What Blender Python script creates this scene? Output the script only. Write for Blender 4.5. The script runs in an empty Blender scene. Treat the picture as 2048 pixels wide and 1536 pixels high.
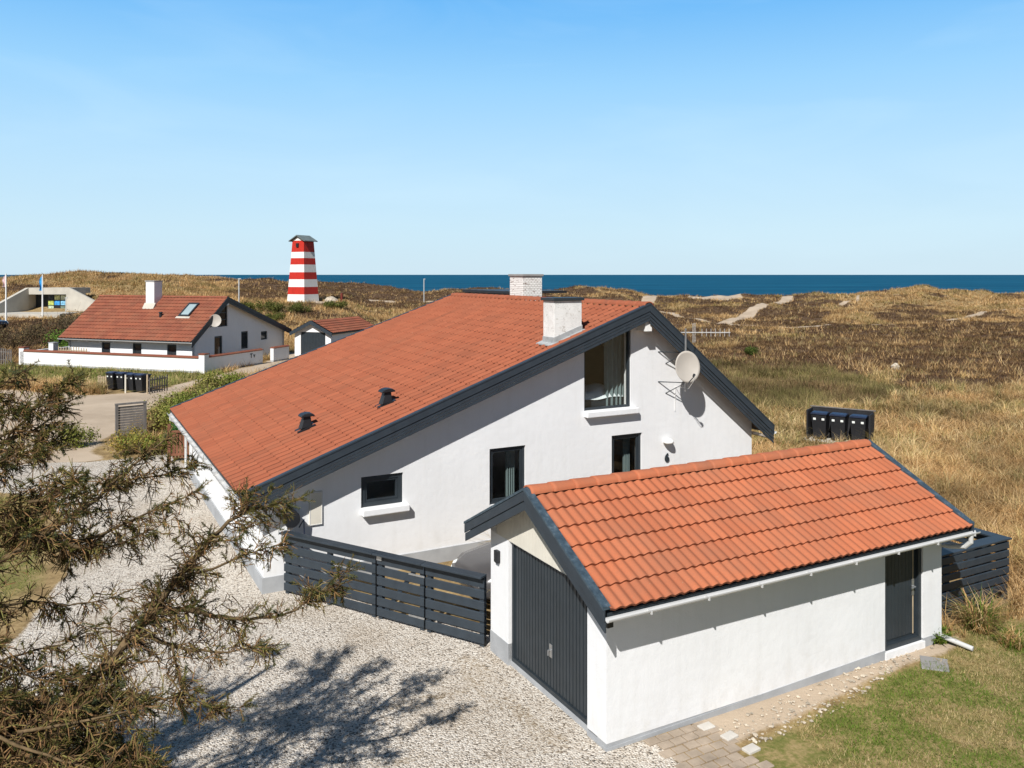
import bpy, bmesh, math, random
import numpy as np
from mathutils import Vector, Matrix
random.seed(7); rng = np.random.default_rng(7)
SC = bpy.context.scene
COL = SC.collection

# ------------------------------------------------------------------ camera, sky, sun, exposure
CAM_H = 6.5
cam = bpy.data.cameras.new('camera'); cam_ob = bpy.data.objects.new('camera', cam); COL.objects.link(cam_ob)
cam_ob.location = (0, 0, CAM_H); cam_ob.rotation_euler = (math.radians(90), 0, 0)
cam.sensor_width = 36; cam.lens = 29.27; cam.shift_y = -0.1069; cam.clip_start = 0.1; cam.clip_end = 60000
SC.camera = cam_ob
LIGHT = Vector((0.51, 1.412, -1.42)).normalized()          # the way the sunlight travels
SUN_ELEV = math.asin(-LIGHT.z)
w = bpy.data.worlds.new('World'); SC.world = w; w.use_nodes = True
nt = w.node_tree; nt.nodes.clear()
wo = nt.nodes.new('ShaderNodeOutputWorld'); bg = nt.nodes.new('ShaderNodeBackground'); sky = nt.nodes.new('ShaderNodeTexSky')
sky.sky_type = 'NISHITA'; sky.sun_disc = False; sky.sun_elevation = SUN_ELEV
sky.sun_rotation = math.atan2(-LIGHT.x, -LIGHT.y); sky.altitude = 0; sky.air_density = 1.0; sky.dust_density = 0.6; sky.ozone_density = 2.5
SKY_S = 0.12
bg.inputs['Strength'].default_value = SKY_S
tc = nt.nodes.new('ShaderNodeTexCoord'); sxyz = nt.nodes.new('ShaderNodeSeparateXYZ'); nt.links.new(tc.outputs['Generated'], sxyz.inputs[0])
rmp = nt.nodes.new('ShaderNodeValToRGB'); els = rmp.color_ramp.elements
stops = [(0.0, (.52, .665, .755)), (.05, (.50, .68, .79)), (.13, (.415, .64, .825)), (.22, (.28, .555, .83)), (.31, (.135, .42, .80)), (.45, (.030, .115, .30)), (.75, (.014, .048, .13)), (1.0, (.011, .038, .105))]
while len(els) < len(stops): els.new(.5)
for e_, (p_, c_) in zip(els, stops): e_.position = p_; e_.color = (*c_, 1)
nt.links.new(sxyz.outputs['Z'], rmp.inputs[0])
cmap = nt.nodes.new('ShaderNodeMapping'); cmap.inputs['Scale'].default_value = (2.2, 2.2, 9); cmap.inputs['Rotation'].default_value = (0, .35, 0); nt.links.new(tc.outputs['Generated'], cmap.inputs[0])
cn = nt.nodes.new('ShaderNodeTexNoise'); cn.inputs['Scale'].default_value = 1.6; cn.inputs['Detail'].default_value = 7; cn.inputs['Distortion'].default_value = .6; nt.links.new(cmap.outputs[0], cn.inputs['Vector'])
cr = nt.nodes.new('ShaderNodeMapRange'); cr.inputs[1].default_value = .48; cr.inputs[2].default_value = .85; cr.inputs[4].default_value = .22; nt.links.new(cn.outputs['Fac'], cr.inputs[0])
cm = nt.nodes.new('ShaderNodeMix'); cm.data_type = 'RGBA'; cm.inputs[7].default_value = (.62, .80, .90, 1); nt.links.new(cr.outputs[0], cm.inputs[0]); nt.links.new(rmp.outputs[0], cm.inputs[6])
gain = nt.nodes.new('ShaderNodeVectorMath'); gain.operation = 'SCALE'; gain.inputs['Scale'].default_value = 1/SKY_S; nt.links.new(cm.outputs[2], gain.inputs[0])
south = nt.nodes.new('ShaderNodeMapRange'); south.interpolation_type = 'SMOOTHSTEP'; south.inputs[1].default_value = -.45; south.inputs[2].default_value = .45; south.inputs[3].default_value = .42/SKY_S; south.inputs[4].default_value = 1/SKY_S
nt.links.new(sxyz.outputs['Y'], south.inputs[0]); nt.links.new(south.outputs[0], gain.inputs['Scale'])     # sky dimmed behind the camera by hand, to cut fill light on shaded walls
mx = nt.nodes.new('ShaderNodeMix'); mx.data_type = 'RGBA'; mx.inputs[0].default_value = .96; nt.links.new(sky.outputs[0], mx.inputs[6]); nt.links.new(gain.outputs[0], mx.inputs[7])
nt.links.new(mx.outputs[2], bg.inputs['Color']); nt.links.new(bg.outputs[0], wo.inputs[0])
sun = bpy.data.lights.new('sun', 'SUN'); sun_ob = bpy.data.objects.new('sun', sun); COL.objects.link(sun_ob)
sun.energy = 5.0; sun.angle = math.radians(0.55); sun.color = (1.0, 0.975, 0.94)
sun_ob.rotation_euler = LIGHT.to_track_quat('-Z', 'Y').to_euler(); sun_ob.location = (-20, -50, 60)
SC.view_settings.view_transform = 'Standard'; SC.view_settings.look = 'None'
SC.view_settings.exposure = 0.28; SC.view_settings.gamma = 1.0
SC.render.resolution_x = 1024; SC.render.resolution_y = 768

# ------------------------------------------------------------------ helpers
YAW = math.atan2(.475, .880); CY, SY = math.cos(YAW), math.sin(YAW)
def plot(x, y): return (CY*x - SY*y, SY*x + CY*y)          # house-plot axes -> world
def unplot(X, Y): return (CY*X + SY*Y, -SY*X + CY*Y)

def tag(o, label=None, cat=None, group=None, kind=None):
    if label: o['label'] = label
    if cat: o['category'] = cat
    if group: o['group'] = group
    if kind: o['kind'] = kind
    return o
def thing(name, label, cat, loc=(0, 0, 0), rz=0.0, group=None):
    o = bpy.data.objects.new(name, None); COL.objects.link(o); o.empty_display_size = .3
    o.location = loc; o.rotation_euler = (0, 0, rz)
    return tag(o, label, cat, group)
def copy_tree(o, parent=None):
    c = o.copy(); COL.objects.link(c)
    if parent: c.parent = parent
    for ch in list(o.children): copy_tree(ch, c)
    return c

class MB:
    def __init__(s, off=(0, 0, 0)): s.v = []; s.f = []; s.off = off
    def add(s, vs, fs):
        n = len(s.v); s.v += [tuple(p) for p in vs]; s.f += [tuple(i+n for i in f) for f in fs]; return s
    def quad(s, a, b, c, d): return s.add([a, b, c, d], [(0, 1, 2, 3)])
    def hexa(s, b, t):       # 4 bottom pts, 4 top pts
        return s.add(list(b)+list(t), [(3, 2, 1, 0), (4, 5, 6, 7), (0, 1, 5, 4), (1, 2, 6, 5), (2, 3, 7, 6), (3, 0, 4, 7)])
    def box(s, x0, x1, y0, y1, z0, z1):
        return s.hexa([(x0, y0, z0), (x1, y0, z0), (x1, y1, z0), (x0, y1, z0)], [(x0, y0, z1), (x1, y0, z1), (x1, y1, z1), (x0, y1, z1)])
    def prism(s, pts, P, d0, d1):    # pts 2-D ring, P(a,b,d)
        n = len(pts)
        vs = [P(a, b, d0) for a, b in pts] + [P(a, b, d1) for a, b in pts]
        return s.add(vs, [tuple(range(n))[::-1], tuple(range(n, 2*n))] + [(i, (i+1) % n, n+(i+1) % n, n+i) for i in range(n)])
    def ring(s, outer, inner, P, d0, d1):
        n = len(outer)
        vs = [P(a, b, d) for d in (d0, d1) for r in (outer, inner) for a, b in r]
        fs = []
        for i in range(n):
            j = (i+1) % n
            fs += [(i, j, n+j, n+i), (2*n+i, 3*n+i, 3*n+j, 2*n+j), (i, 2*n+i, 2*n+j, j), (n+i, n+j, 3*n+j, 3*n+i)]
        return s.add(vs, fs)
    def tube(s, pts, r, n=8, caps=True):
        pts = [Vector(p) for p in pts]; R = r if isinstance(r, (list, tuple)) else [r]*len(pts)
        base = len(s.v); ref = None
        for i, p in enumerate(pts):
            t = (pts[min(i+1, len(pts)-1)] - pts[max(i-1, 0)]).normalized()
            if ref is None:
                ref = Vector((0, 0, 1)) if abs(t.z) < .9 else Vector((1, 0, 0))
            a = (ref - t*ref.dot(t)).normalized(); b = t.cross(a); ref = a
            for k in range(n):
                q = 2*math.pi*k/n; s.v.append(tuple(p + (a*math.cos(q)+b*math.sin(q))*R[i]))
        for i in range(len(pts)-1):
            for k in range(n):
                k2 = (k+1) % n
                s.f.append((base+i*n+k, base+i*n+k2, base+(i+1)*n+k2, base+(i+1)*n+k))
        if caps:
            s.f.append(tuple(base+k for k in range(n))[::-1]); s.f.append(tuple(base+(len(pts)-1)*n+k for k in range(n)))
        return s
    def build(s, name, mat, parent=None, bevel=0, smooth=False):
        me = bpy.data.meshes.new(name)
        ox, oy, oz = s.off
        me.from_pydata([(x-ox, y-oy, z-oz) for x, y, z in s.v], [], s.f)
        bm = bmesh.new(); bm.from_mesh(me); bmesh.ops.recalc_face_normals(bm, faces=bm.faces); bm.to_mesh(me); bm.free()
        if smooth:
            me.shade_smooth()
        me.materials.append(mat)
        o = bpy.data.objects.new(name, me); COL.objects.link(o)
        if parent: o.parent = parent
        if bevel:
            m = o.modifiers.new('bevel', 'BEVEL'); m.width = bevel; m.segments = 2; m.limit_method = 'ANGLE'; m.angle_limit = math.radians(40)
        return o

def np_mesh(name, verts, faces, mat, parent=None, attrs=None, smooth=False, flat=None):
    """verts (N,3), faces (M,k); attrs: {name:(type,domain,array)}"""
    verts = np.asarray(verts, np.float32); faces = np.asarray(faces, np.int32); k = faces.shape[1]
    me = bpy.data.meshes.new(name)
    me.vertices.add(len(verts)); me.vertices.foreach_set('co', verts.ravel())
    me.loops.add(faces.size); me.loops.foreach_set('vertex_index', faces.ravel())
    me.polygons.add(len(faces)); me.polygons.foreach_set('loop_start', np.arange(0, faces.size, k, dtype=np.int32))
    me.update(calc_edges=True)
    me.polygons.foreach_set('use_smooth', np.full(len(faces), bool(smooth)))
    for an, (ty, dom, arr) in (attrs or {}).items():
        a = me.attributes.new(an, ty, dom)
        a.data.foreach_set('value' if ty == 'FLOAT' else 'color', np.asarray(arr, np.float32).ravel())
    me.materials.append(mat)
    o = bpy.data.objects.new(name, me); COL.objects.link(o)
    if parent: o.parent = parent
    return o

# value noise
_P = rng.permutation(512).astype(np.int64)
_G = rng.random(512)
def vnoise(x, y, sc=1.0, seed=0):
    x = np.asarray(x, float)/sc + seed*17.31; y = np.asarray(y, float)/sc + seed*9.73
    xi = np.floor(x).astype(np.int64); yi = np.floor(y).astype(np.int64); fx = x-xi; fy = y-yi
    fx = fx*fx*(3-2*fx); fy = fy*fy*(3-2*fy)
    h = lambda a, b: _G[_P[(a + _P[b & 511]) & 511]]
    return (h(xi, yi)*(1-fx)+h(xi+1, yi)*fx)*(1-fy) + (h(xi, yi+1)*(1-fx)+h(xi+1, yi+1)*fx)*fy
def fbm(x, y, sc, seed=0, o=4):
    t = 0; a = .5; n = 0
    for i in range(o): t = t + a*vnoise(x, y, sc, seed+i*3); n += a; a *= .5; sc *= .5
    return t/n
def sstep(a, b, x): t = np.clip((x-a)/(b-a), 0, 1); return t*t*(3-2*t)
def poly_sd(X, Y, poly):
    """signed distance, positive inside"""
    X = np.asarray(X, float); Y = np.asarray(Y, float); n = len(poly); d = np.full(X.shape, 1e9); ins = np.zeros(X.shape, bool)
    for i in range(n):
        x1, y1 = poly[i]; x2, y2 = poly[(i+1) % n]; dx, dy = x2-x1, y2-y1
        t = np.clip(((X-x1)*dx+(Y-y1)*dy)/(dx*dx+dy*dy+1e-12), 0, 1)
        d = np.minimum(d, np.hypot(X-x1-t*dx, Y-y1-t*dy))
        c = ((y1 > Y) != (y2 > Y)) & (X < (x2-x1)*(Y-y1)/(y2-y1+1e-12)+x1); ins ^= c
    return np.where(ins, d, -d)
def line_d(X, Y, pts):
    d = np.full(np.shape(X), 1e9)
    for (x1, y1), (x2, y2) in zip(pts[:-1], pts[1:]):
        dx, dy = x2-x1, y2-y1; t = np.clip(((X-x1)*dx+(Y-y1)*dy)/(dx*dx+dy*dy), 0, 1)
        d = np.minimum(d, np.hypot(X-x1-t*dx, Y-y1-t*dy))
    return d

# ------------------------------------------------------------------ materials
class NT:
    def __init__(s, name):
        s.m = bpy.data.materials.new(name); s.m.use_nodes = True; s.t = s.m.node_tree; s.t.nodes.clear()
        s.out = s.n('ShaderNodeOutputMaterial')
    def n(s, t, **k):
        n = s.t.nodes.new(t)
        for a, b in k.items(): setattr(n, a, b)
        return n
    def l(s, a, b): s.t.links.new(a, b)
    def coord(s, scale=(1, 1, 1), obj=True):
        c = s.n('ShaderNodeTexCoord'); m = s.n('ShaderNodeMapping'); m.inputs['Scale'].default_value = scale
        if obj: s.l(c.outputs['Object'], m.inputs[0])
        else:
            g = s.n('ShaderNodeNewGeometry'); s.l(g.outputs['Position'], m.inputs[0])
        return m.outputs[0]
    def noise(s, vec, scale, detail=4, rough=.55, dist=0):
        n = s.n('ShaderNodeTexNoise'); n.inputs['Scale'].default_value = scale; n.inputs['Detail'].default_value = detail
        n.inputs['Roughness'].default_value = rough; n.inputs['Distortion'].default_value = dist; s.l(vec, n.inputs['Vector']); return n.outputs['Fac']
    def ramp(s, fac, stops, interp='LINEAR'):
        r = s.n('ShaderNodeValToRGB'); r.color_ramp.interpolation = interp; e = r.color_ramp.elements
        while len(e) < len(stops): e.new(.5)
        for x, (p, c) in zip(e, stops):
            x.position = p; x.color = (*c, 1) if len(c) == 3 else c
        s.l(fac, r.inputs[0]); return r.outputs[0]
    def mix(s, fac, a, b, mode='MIX'):
        m = s.n('ShaderNodeMix', data_type='RGBA', blend_type=mode)
        for sock, v in ((m.inputs[0], fac), (m.inputs[6], a), (m.inputs[7], b)):
            if hasattr(v, 'is_output'): s.l(v, sock)
            elif isinstance(v, (int, float)): sock.default_value = v
            else: sock.default_value = (*v, 1)
        return m.outputs[2]
    def math(s, op, a, b=0.0, c=None, clamp=False):
        m = s.n('ShaderNodeMath', operation=op); m.use_clamp = clamp
        for i, v in enumerate((a, b) if c is None else (a, b, c)):
            if hasattr(v, 'is_output'): s.l(v, m.inputs[i])
            else: m.inputs[i].default_value = v
        return m.outputs[0]
    def attr(s, name):
        a = s.n('ShaderNodeAttribute'); a.attribute_name = name; return a
    def bsdf(s, color, rough=.8, spec=.3, metal=0.0, bump=None, bstr=.3, bdist=.02):
        p = s.n('ShaderNodeBsdfPrincipled')
        for sock, v in ((p.inputs['Base Color'], color), (p.inputs['Roughness'], rough)):
            if hasattr(v, 'is_output'): s.l(v, sock)
            elif isinstance(v, (int, float)): sock.default_value = v
            else: sock.default_value = (*v, 1)
        p.inputs['Specular IOR Level'].default_value = spec; p.inputs['Metallic'].default_value = metal
        if bump is not None:
            b = s.n('ShaderNodeBump'); b.inputs['Strength'].default_value = bstr; b.inputs['Distance'].default_value = bdist
            s.l(bump, b.inputs['Height']); s.l(b.outputs[0], p.inputs['Normal'])
        s.l(p.outputs[0], s.out.inputs[0]); return s.m
def sc(c, k): return tuple(min(1, x*k) for x in c)
def simple(name, c, rough=.7, spec=.3, amt=.12, scale=3.0, bscale=60, bstr=.1, metal=0.0, stretch=(1, 1, 1)):
    t = NT(name); v = t.coord(stretch); n = t.noise(v, scale, 6)
    col = t.ramp(n, [(.3, sc(c, 1-amt)), (.7, sc(c, 1+amt))]); b = t.noise(v, bscale, 3)
    return t.bsdf(col, rough, spec, metal, b, bstr, .01)

def m_plaster(name='white_plaster', c=(.775, .775, .775)):
    t = NT(name); v = t.coord(); n = t.noise(v, .7, 6, .6); s = t.noise(t.coord((3, 3, .35)), 2.2, 5, .6)
    col = t.ramp(n, [(.25, sc(c, .93)), (.7, sc(c, 1.02))])
    col = t.mix(t.ramp(s, [(.50, (0, 0, 0)), (.82, (.28, .28, .28))]), col, (.62, .61, .58))
    fine = t.noise(v, 45, 4, .6); med = t.noise(v, 6, 4)
    sp = t.n('ShaderNodeSeparateXYZ'); t.l(v, sp.inputs[0]); low = t.n('ShaderNodeMapRange'); low.inputs[1].default_value = .75; low.inputs[2].default_value = .05; t.l(sp.outputs['Z'], low.inputs[0])
    spl = t.math('MULTIPLY', low.outputs[0], t.ramp(t.noise(t.coord((1.6, 1.6, 1.0)), 3.0, 6, .65), [(.45, (0, 0, 0)), (.75, (.38, .38, .38))]))
    col = t.mix(spl, col, (.52, .485, .42))
    crack = t.n('ShaderNodeTexVoronoi'); crack.feature = 'DISTANCE_TO_EDGE'; crack.inputs['Scale'].default_value = .55; dv = t.mix(.12, v, t.n('ShaderNodeTexNoise').outputs['Color']); t.l(dv, crack.inputs['Vector'])
    col = t.mix(t.math('MULTIPLY', t.ramp(crack.outputs['Distance'], [(.0, (1, 1, 1)), (.006, (0, 0, 0))]), t.ramp(t.noise(v, .8, 3), [(.55, (0, 0, 0)), (.7, (.25, .25, .25))])), col, (.5, .49, .47))
    return t.bsdf(col, .85, .2, 0, t.math('ADD', fine, t.math('MULTIPLY', med, 2.2)), .26, .012)
PLASTER = m_plaster()
PLINTH = simple('grey_plinth', (.36, .37, .38), .9, .2, .12, 2.5, 50, .25)
def m_brick_white():
    t = NT('whitewashed_brick'); v = t.coord(); b = t.n('ShaderNodeTexBrick'); mp = t.n('ShaderNodeMapping'); mp.inputs['Rotation'].default_value = (math.radians(90), 0, 0)
    t.l(v, mp.inputs[0]); t.l(mp.outputs[0], b.inputs['Vector'])
    b.inputs['Scale'].default_value = 4.3; b.inputs['Mortar Size'].default_value = .03; b.inputs['Brick Width'].default_value = .5; b.inputs['Row Height'].default_value = .26
    b.inputs['Color1'].default_value = (.80, .79, .76, 1); b.inputs['Color2'].default_value = (.72, .70, .67, 1); b.inputs['Mortar'].default_value = (.36, .34, .31, 1)
    n = t.noise(t.coord((1, 1, 3)), 6, 5, .7)
    col = t.mix(t.ramp(n, [(.56, (0, 0, 0)), (.66, (1, 1, 1))]), b.outputs[0], (.16, .09, .07))
    return t.bsdf(col, .9, .2, 0, b.outputs['Fac'], -.4, .02)
BRICKW = m_brick_white()
def m_chim():
    t = NT('weathered_chimney'); v = t.coord(); n = t.noise(v, 2.5, 8, .7); n2 = t.noise(v, 14, 5, .7)
    col = t.ramp(n, [(.3, (.56, .55, .52)), (.55, (.76, .75, .72))]); col = t.mix(t.ramp(n2, [(.58, (0, 0, 0)), (.72, (1, 1, 1))]), col, (.3, .26, .2))
    return t.bsdf(col, .9, .2, 0, t.noise(v, 30, 5), .5, .02)
CHIM = m_chim()
def m_tile(name, c1, c2, moss=(.30, .17, .10), amt=.25, stretch=(.45, 3.2, .45), sk=.5):
    t = NT(name); a = t.attr('tint'); v = t.coord(); n = t.noise(v, 1.1, 6, .65); f = t.noise(v, 40, 4, .7)
    col = t.mix(a.outputs['Fac'], c1, c2)
    col = t.mix(t.math('MULTIPLY', t.ramp(n, [(.45, (0, 0, 0)), (.75, (1, 1, 1))]), amt*2), col, moss)
    stx = t.noise(t.coord(stretch), 1.0, 6, .7); col = t.mix(t.ramp(stx, [(.50, (0, 0, 0)), (.78, (sk, sk, sk))]), col, sc(moss, .62))
    lich = t.noise(v, 22, 3, .6); col = t.mix(t.ramp(lich, [(.70, (0, 0, 0)), (.74, (.35, .35, .35))]), col, (.34, .30, .20))
    col = t.mix(t.ramp(f, [(.42, (.16, .16, .16)), (.62, (0, 0, 0))]), col, sc(moss, .7))
    col = t.mix(t.attr('joint_shade').outputs['Fac'], col, sc(c1, .30))     # shadow lines of the tile laps, painted into the colour as dark strips
    return t.bsdf(col, .8, .2, 0, f, .25, .006)
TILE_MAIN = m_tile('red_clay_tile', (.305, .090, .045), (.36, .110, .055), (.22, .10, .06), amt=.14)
TILE_GAR = m_tile('orange_clay_tile', (.41, .125, .058), (.485, .152, .070), (.26, .14, .09), amt=.20, stretch=(3.2, .6, .6), sk=.28)
TILE_NEI = m_tile('brown_red_tile', (.20, .060, .036), (.28, .084, .046), amt=.12)
SLATE = simple('slate_blue_paint', (.029, .039, .050), .5, .4, .15, 4, 80, .08, 0, (1, 1, 1))
SLATE2 = simple('charcoal_paint', (.026, .034, .041), .45, .4, .12, 4, 80, .06)
def m_capmetal():
    t = NT('worn_blue_metal'); v = t.coord(); n = t.noise(v, 9, 6, .7)
    col = t.ramp(n, [(.35, (.028, .045, .06)), (.55, (.05, .078, .10)), (.66, (.10, .13, .155)), (.78, (.30, .33, .35))])
    return t.bsdf(col, .5, .5, 0, n, .1, .01)
CAPM = m_capmetal()
GUTTER = simple('white_pvc', (.52, .52, .51), .4, .4, .05, 3, 20, .02)
BLACK = simple('black_plastic', (.016, .017, .02), .45, .4, .2, 5, 60, .05)
BLACKW = simple('black_stained_wood', (.018, .018, .02), .7, .3, .3, 6, 40, .2, 0, (1, 1, .2))
BLUEB = simple('dark_blue_plastic', (.02, .03, .06), .35, .5, .2, 4, 50, .04)
STICK = simple('white_sticker', (.75, .78, .75), .6, .2, .05)
CREAM = simple('cream_boards', (.66, .62, .53), .7, .3, .06, 3, 50, .06)
GREYW = simple('weathered_wood', (.17, .155, .145), .85, .2, .25, 5, 40, .3, 0, (1, 1, .25))
REDW = simple('red_brown_wood', (.20, .085, .05), .8, .2, .25, 5, 40, .3, 0, (1, 1, .25))
TANW = simple('raw_timber', (.42, .33, .22), .8, .2, .2, 5, 40, .2)
SOFFIT = simple('soffit_boards', (.33, .29, .25), .8, .2, .15, 6, 40, .1, 0, (.3, 3, 1))
METAL = simple('galvanised_steel', (.45, .46, .47), .4, .5, .15, 8, 60, .05, .8)
ALU = simple('aluminium', (.72, .72, .70), .35, .5, .08, 8, 60, .03, .5)
DISHM = simple('dish_paint', (.40, .365, .32), .55, .4, .05, 3, 60, .02)
CONC = simple('pale_concrete', (.47, .44, .38), .9, .2, .12, .8, 30, .2)
CONCD = simple('grey_concrete', (.27, .26, .25), .9, .2, .15, 2, 30, .25)
REDP = simple('red_paint', (.50, .030, .018), .6, .3, .12, 3, 30, .08, 0, (4, 4, .5))
WHITEP = simple('white_paint', (.80, .79, .76), .6, .3, .06, 3, 30, .08, 0, (4, 4, .5))
LEADG = simple('grey_green_roof', (.13, .16, .16), .7, .3, .2, 2, 30, .1)
INTW = simple('room_wall', (.52, .50, .46), .9, .2, .08)
INTD = simple('room_floor_boards', (.14, .10, .07), .6, .3, .2, 4, 40, .1)
DARKFL = simple('dark_carpet', (.05, .048, .045), .9, .1, .1)
LINEN = simple('white_linen', (.75, .80, .82), .9, .1, .06, 4, 25, .3)
CURT = simple('grey_green_cloth', (.17, .22, .225), .9, .1, .08, 4, 60, .1)
FLAGB = simple('blue_flag_cloth', (.05, .32, .62), .8, .2, .1, 4, 60, .1)
FLAGW = simple('pale_flag_cloth', (.66, .50, .50), .8, .2, .15, 4, 60, .1)
STONEM = simple('pebble_stone', (.42, .36, .28), .8, .3, .5, 9, 30, .2)
CARP = simple('dark_car_paint', (.07, .066, .066), .22, .6, .05, 2, 60, .01)
CARP2 = simple('black_car_paint', (.012, .015, .022), .2, .6, .05, 2, 60, .01)
RUBBER = simple('black_rubber', (.015, .015, .015), .8, .2, .1)
def m_glass(name='window_glass', tr=.95):
    t = NT(name); f = t.n('ShaderNodeLayerWeight'); f.inputs['Blend'].default_value = .5; fac = t.math('ADD', t.math('MULTIPLY', t.math('POWER', f.outputs['Facing'], 4.0), .6), .035)
    a = t.n('ShaderNodeBsdfTransparent'); a.inputs[0].default_value = (tr, tr*1.01, tr, 1)
    g = t.n('ShaderNodeBsdfGlossy'); g.inputs['Roughness'].default_value = .02
    m = t.n('ShaderNodeMixShader'); t.l(fac, m.inputs[0]); t.l(a.outputs[0], m.inputs[1]); t.l(g.outputs[0], m.inputs[2]); t.l(m.outputs[0], t.out.inputs[0]); return t.m
GLASS = m_glass()
DARKGL = simple('dark_glass', (.02, .023, .027), .08, .5, .1, 1, 5, .0)
SKYGL = simple('skylight_glass', (.30, .38, .40), .1, .6, .1, 1, 5, .0)

def m_veg(name, trans=.3, rough=.75):
    t = NT(name); a = t.attr('col'); d = t.n('ShaderNodeBsdfDiffuse'); tr = t.n('ShaderNodeBsdfTranslucent'); m = t.n('ShaderNodeMixShader')
    t.l(a.outputs['Color'], d.inputs[0]); t.l(a.outputs['Color'], tr.inputs[0]); m.inputs[0].default_value = trans
    t.l(d.outputs[0], m.inputs[1]); t.l(tr.outputs[0], m.inputs[2]); t.l(m.outputs[0], t.out.inputs[0]); return t.m
VEG = m_veg('grass_blades', .30); LEAF = m_veg('green_leaves', .3); BARK = m_veg('bark', 0.0); NEEDLE = m_veg('spruce_needles', .15)

def m_ground():
    t = NT('dune_ground'); v = t.coord(obj=False)
    big = t.noise(v, .35, 6, .6); med = t.noise(v, 2.2, 6, .65); fine = t.noise(v, 14, 5, .7); vf = t.noise(v, 60, 4, .7)
    # dry grass ground
    dry = t.ramp(t.math('ADD', t.math('MULTIPLY', med, .6), t.math('MULTIPLY', fine, .4)), [(.32, (.11, .075, .038)), (.48, (.26, .18, .085)), (.66, (.44, .32, .16))])
    heath = t.ramp(t.math('ADD', t.math('MULTIPLY', med, .5), t.math('MULTIPLY', fine, .5)), [(.33, (.034, .021, .014)), (.5, (.085, .052, .032)), (.66, (.22, .15, .08))])
    lawn = t.ramp(t.math('ADD', t.math('MULTIPLY', med, .55), t.math('MULTIPLY', fine, .45)), [(.34, (.08, .11, .022)), (.47, (.17, .16, .05)), (.56, (.29, .22, .10)), (.72, (.40, .30, .16))])
    sand = t.ramp(t.math('ADD', t.math('MULTIPLY', big, .6), t.math('MULTIPLY', vf, .4)), [(.35, (.34, .265, .19)), (.6, (.50, .40, .295))])
    # gravel: rounded stones of about 3 cm
    vo = t.n('ShaderNodeTexVoronoi'); vo.inputs['Scale'].default_value = 40; t.l(v, vo.inputs['Vector'])
    sx = t.n('ShaderNodeSeparateColor'); t.l(vo.outputs['Color'], sx.inputs[0])
    grav = t.ramp(sx.outputs[0], [(0, (.09, .08, .07)), (.10, (.24, .20, .16)), (.24, (.45, .385, .31)), (.5, (.60, .535, .455)), (1, (.74, .69, .61))])
    dirt = t.ramp(t.noise(v, .55, 5, .6), [(.46, (0, 0, 0)), (.68, (.75, .75, .75))])
    grav = t.mix(dirt, grav, t.mix(.5, grav, (.36, .28, .19)))
    def msk(name, amp=.5, lo=.42, hi=.58):
        a = t.attr(name).outputs['Fac']; return t.ramp(t.math('ADD', a, t.math('MULTIPLY', t.math('SUBTRACT', t.math('ADD', t.math('MULTIPLY', fine, .5), t.math('MULTIPLY', med, .5)), .5), amp)), [(lo, (0, 0, 0)), (hi, (1, 1, 1))])
    col = t.mix(msk('mh', 1.0, .35, .65), dry, heath)
    col = t.mix(msk('ml', .9, .35, .65), col, lawn)
    col = t.mix(msk('ms', .7, .4, .6), col, sand)
    mg = msk('mg', .8, .42, .58)
    col = t.mix(mg, col, grav)
    hgt = t.math('ADD', t.math('MULTIPLY', t.math('SUBTRACT', .6, vo.outputs['Distance']), t.math('MULTIPLY', mg, 1.2)), t.math('MULTIPLY', fine, .8))
    return t.bsdf(col, .95, .1, 0, hgt, .7, .03)
GROUND = m_ground()

def m_sea():
    t = NT('sea_water'); v = t.coord((1, 1, 1), obj=False)
    n = t.noise(t.coord((.004, .012, 1), obj=False), 1, 6, .6); n2 = t.noise(t.coord((.03, .07, 1), obj=False), 1, 5, .7)
    col = t.ramp(t.math('ADD', t.math('MULTIPLY', n, .55), t.math('MULTIPLY', n2, .45)), [(.33, (.0015, .042, .088)), (.52, (.004, .076, .142)), (.72, (.018, .125, .20))])
    foam = t.noise(t.coord((.05, .16, 1), obj=False), 1, 3, .5)
    col = t.mix(t.ramp(foam, [(.80, (0, 0, 0)), (.83, (1, 1, 1))]), col, (.55, .6, .62))
    return t.bsdf(col, .7, .03, 0, n2, .5, 1.0)
SEA = m_sea()

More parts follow.
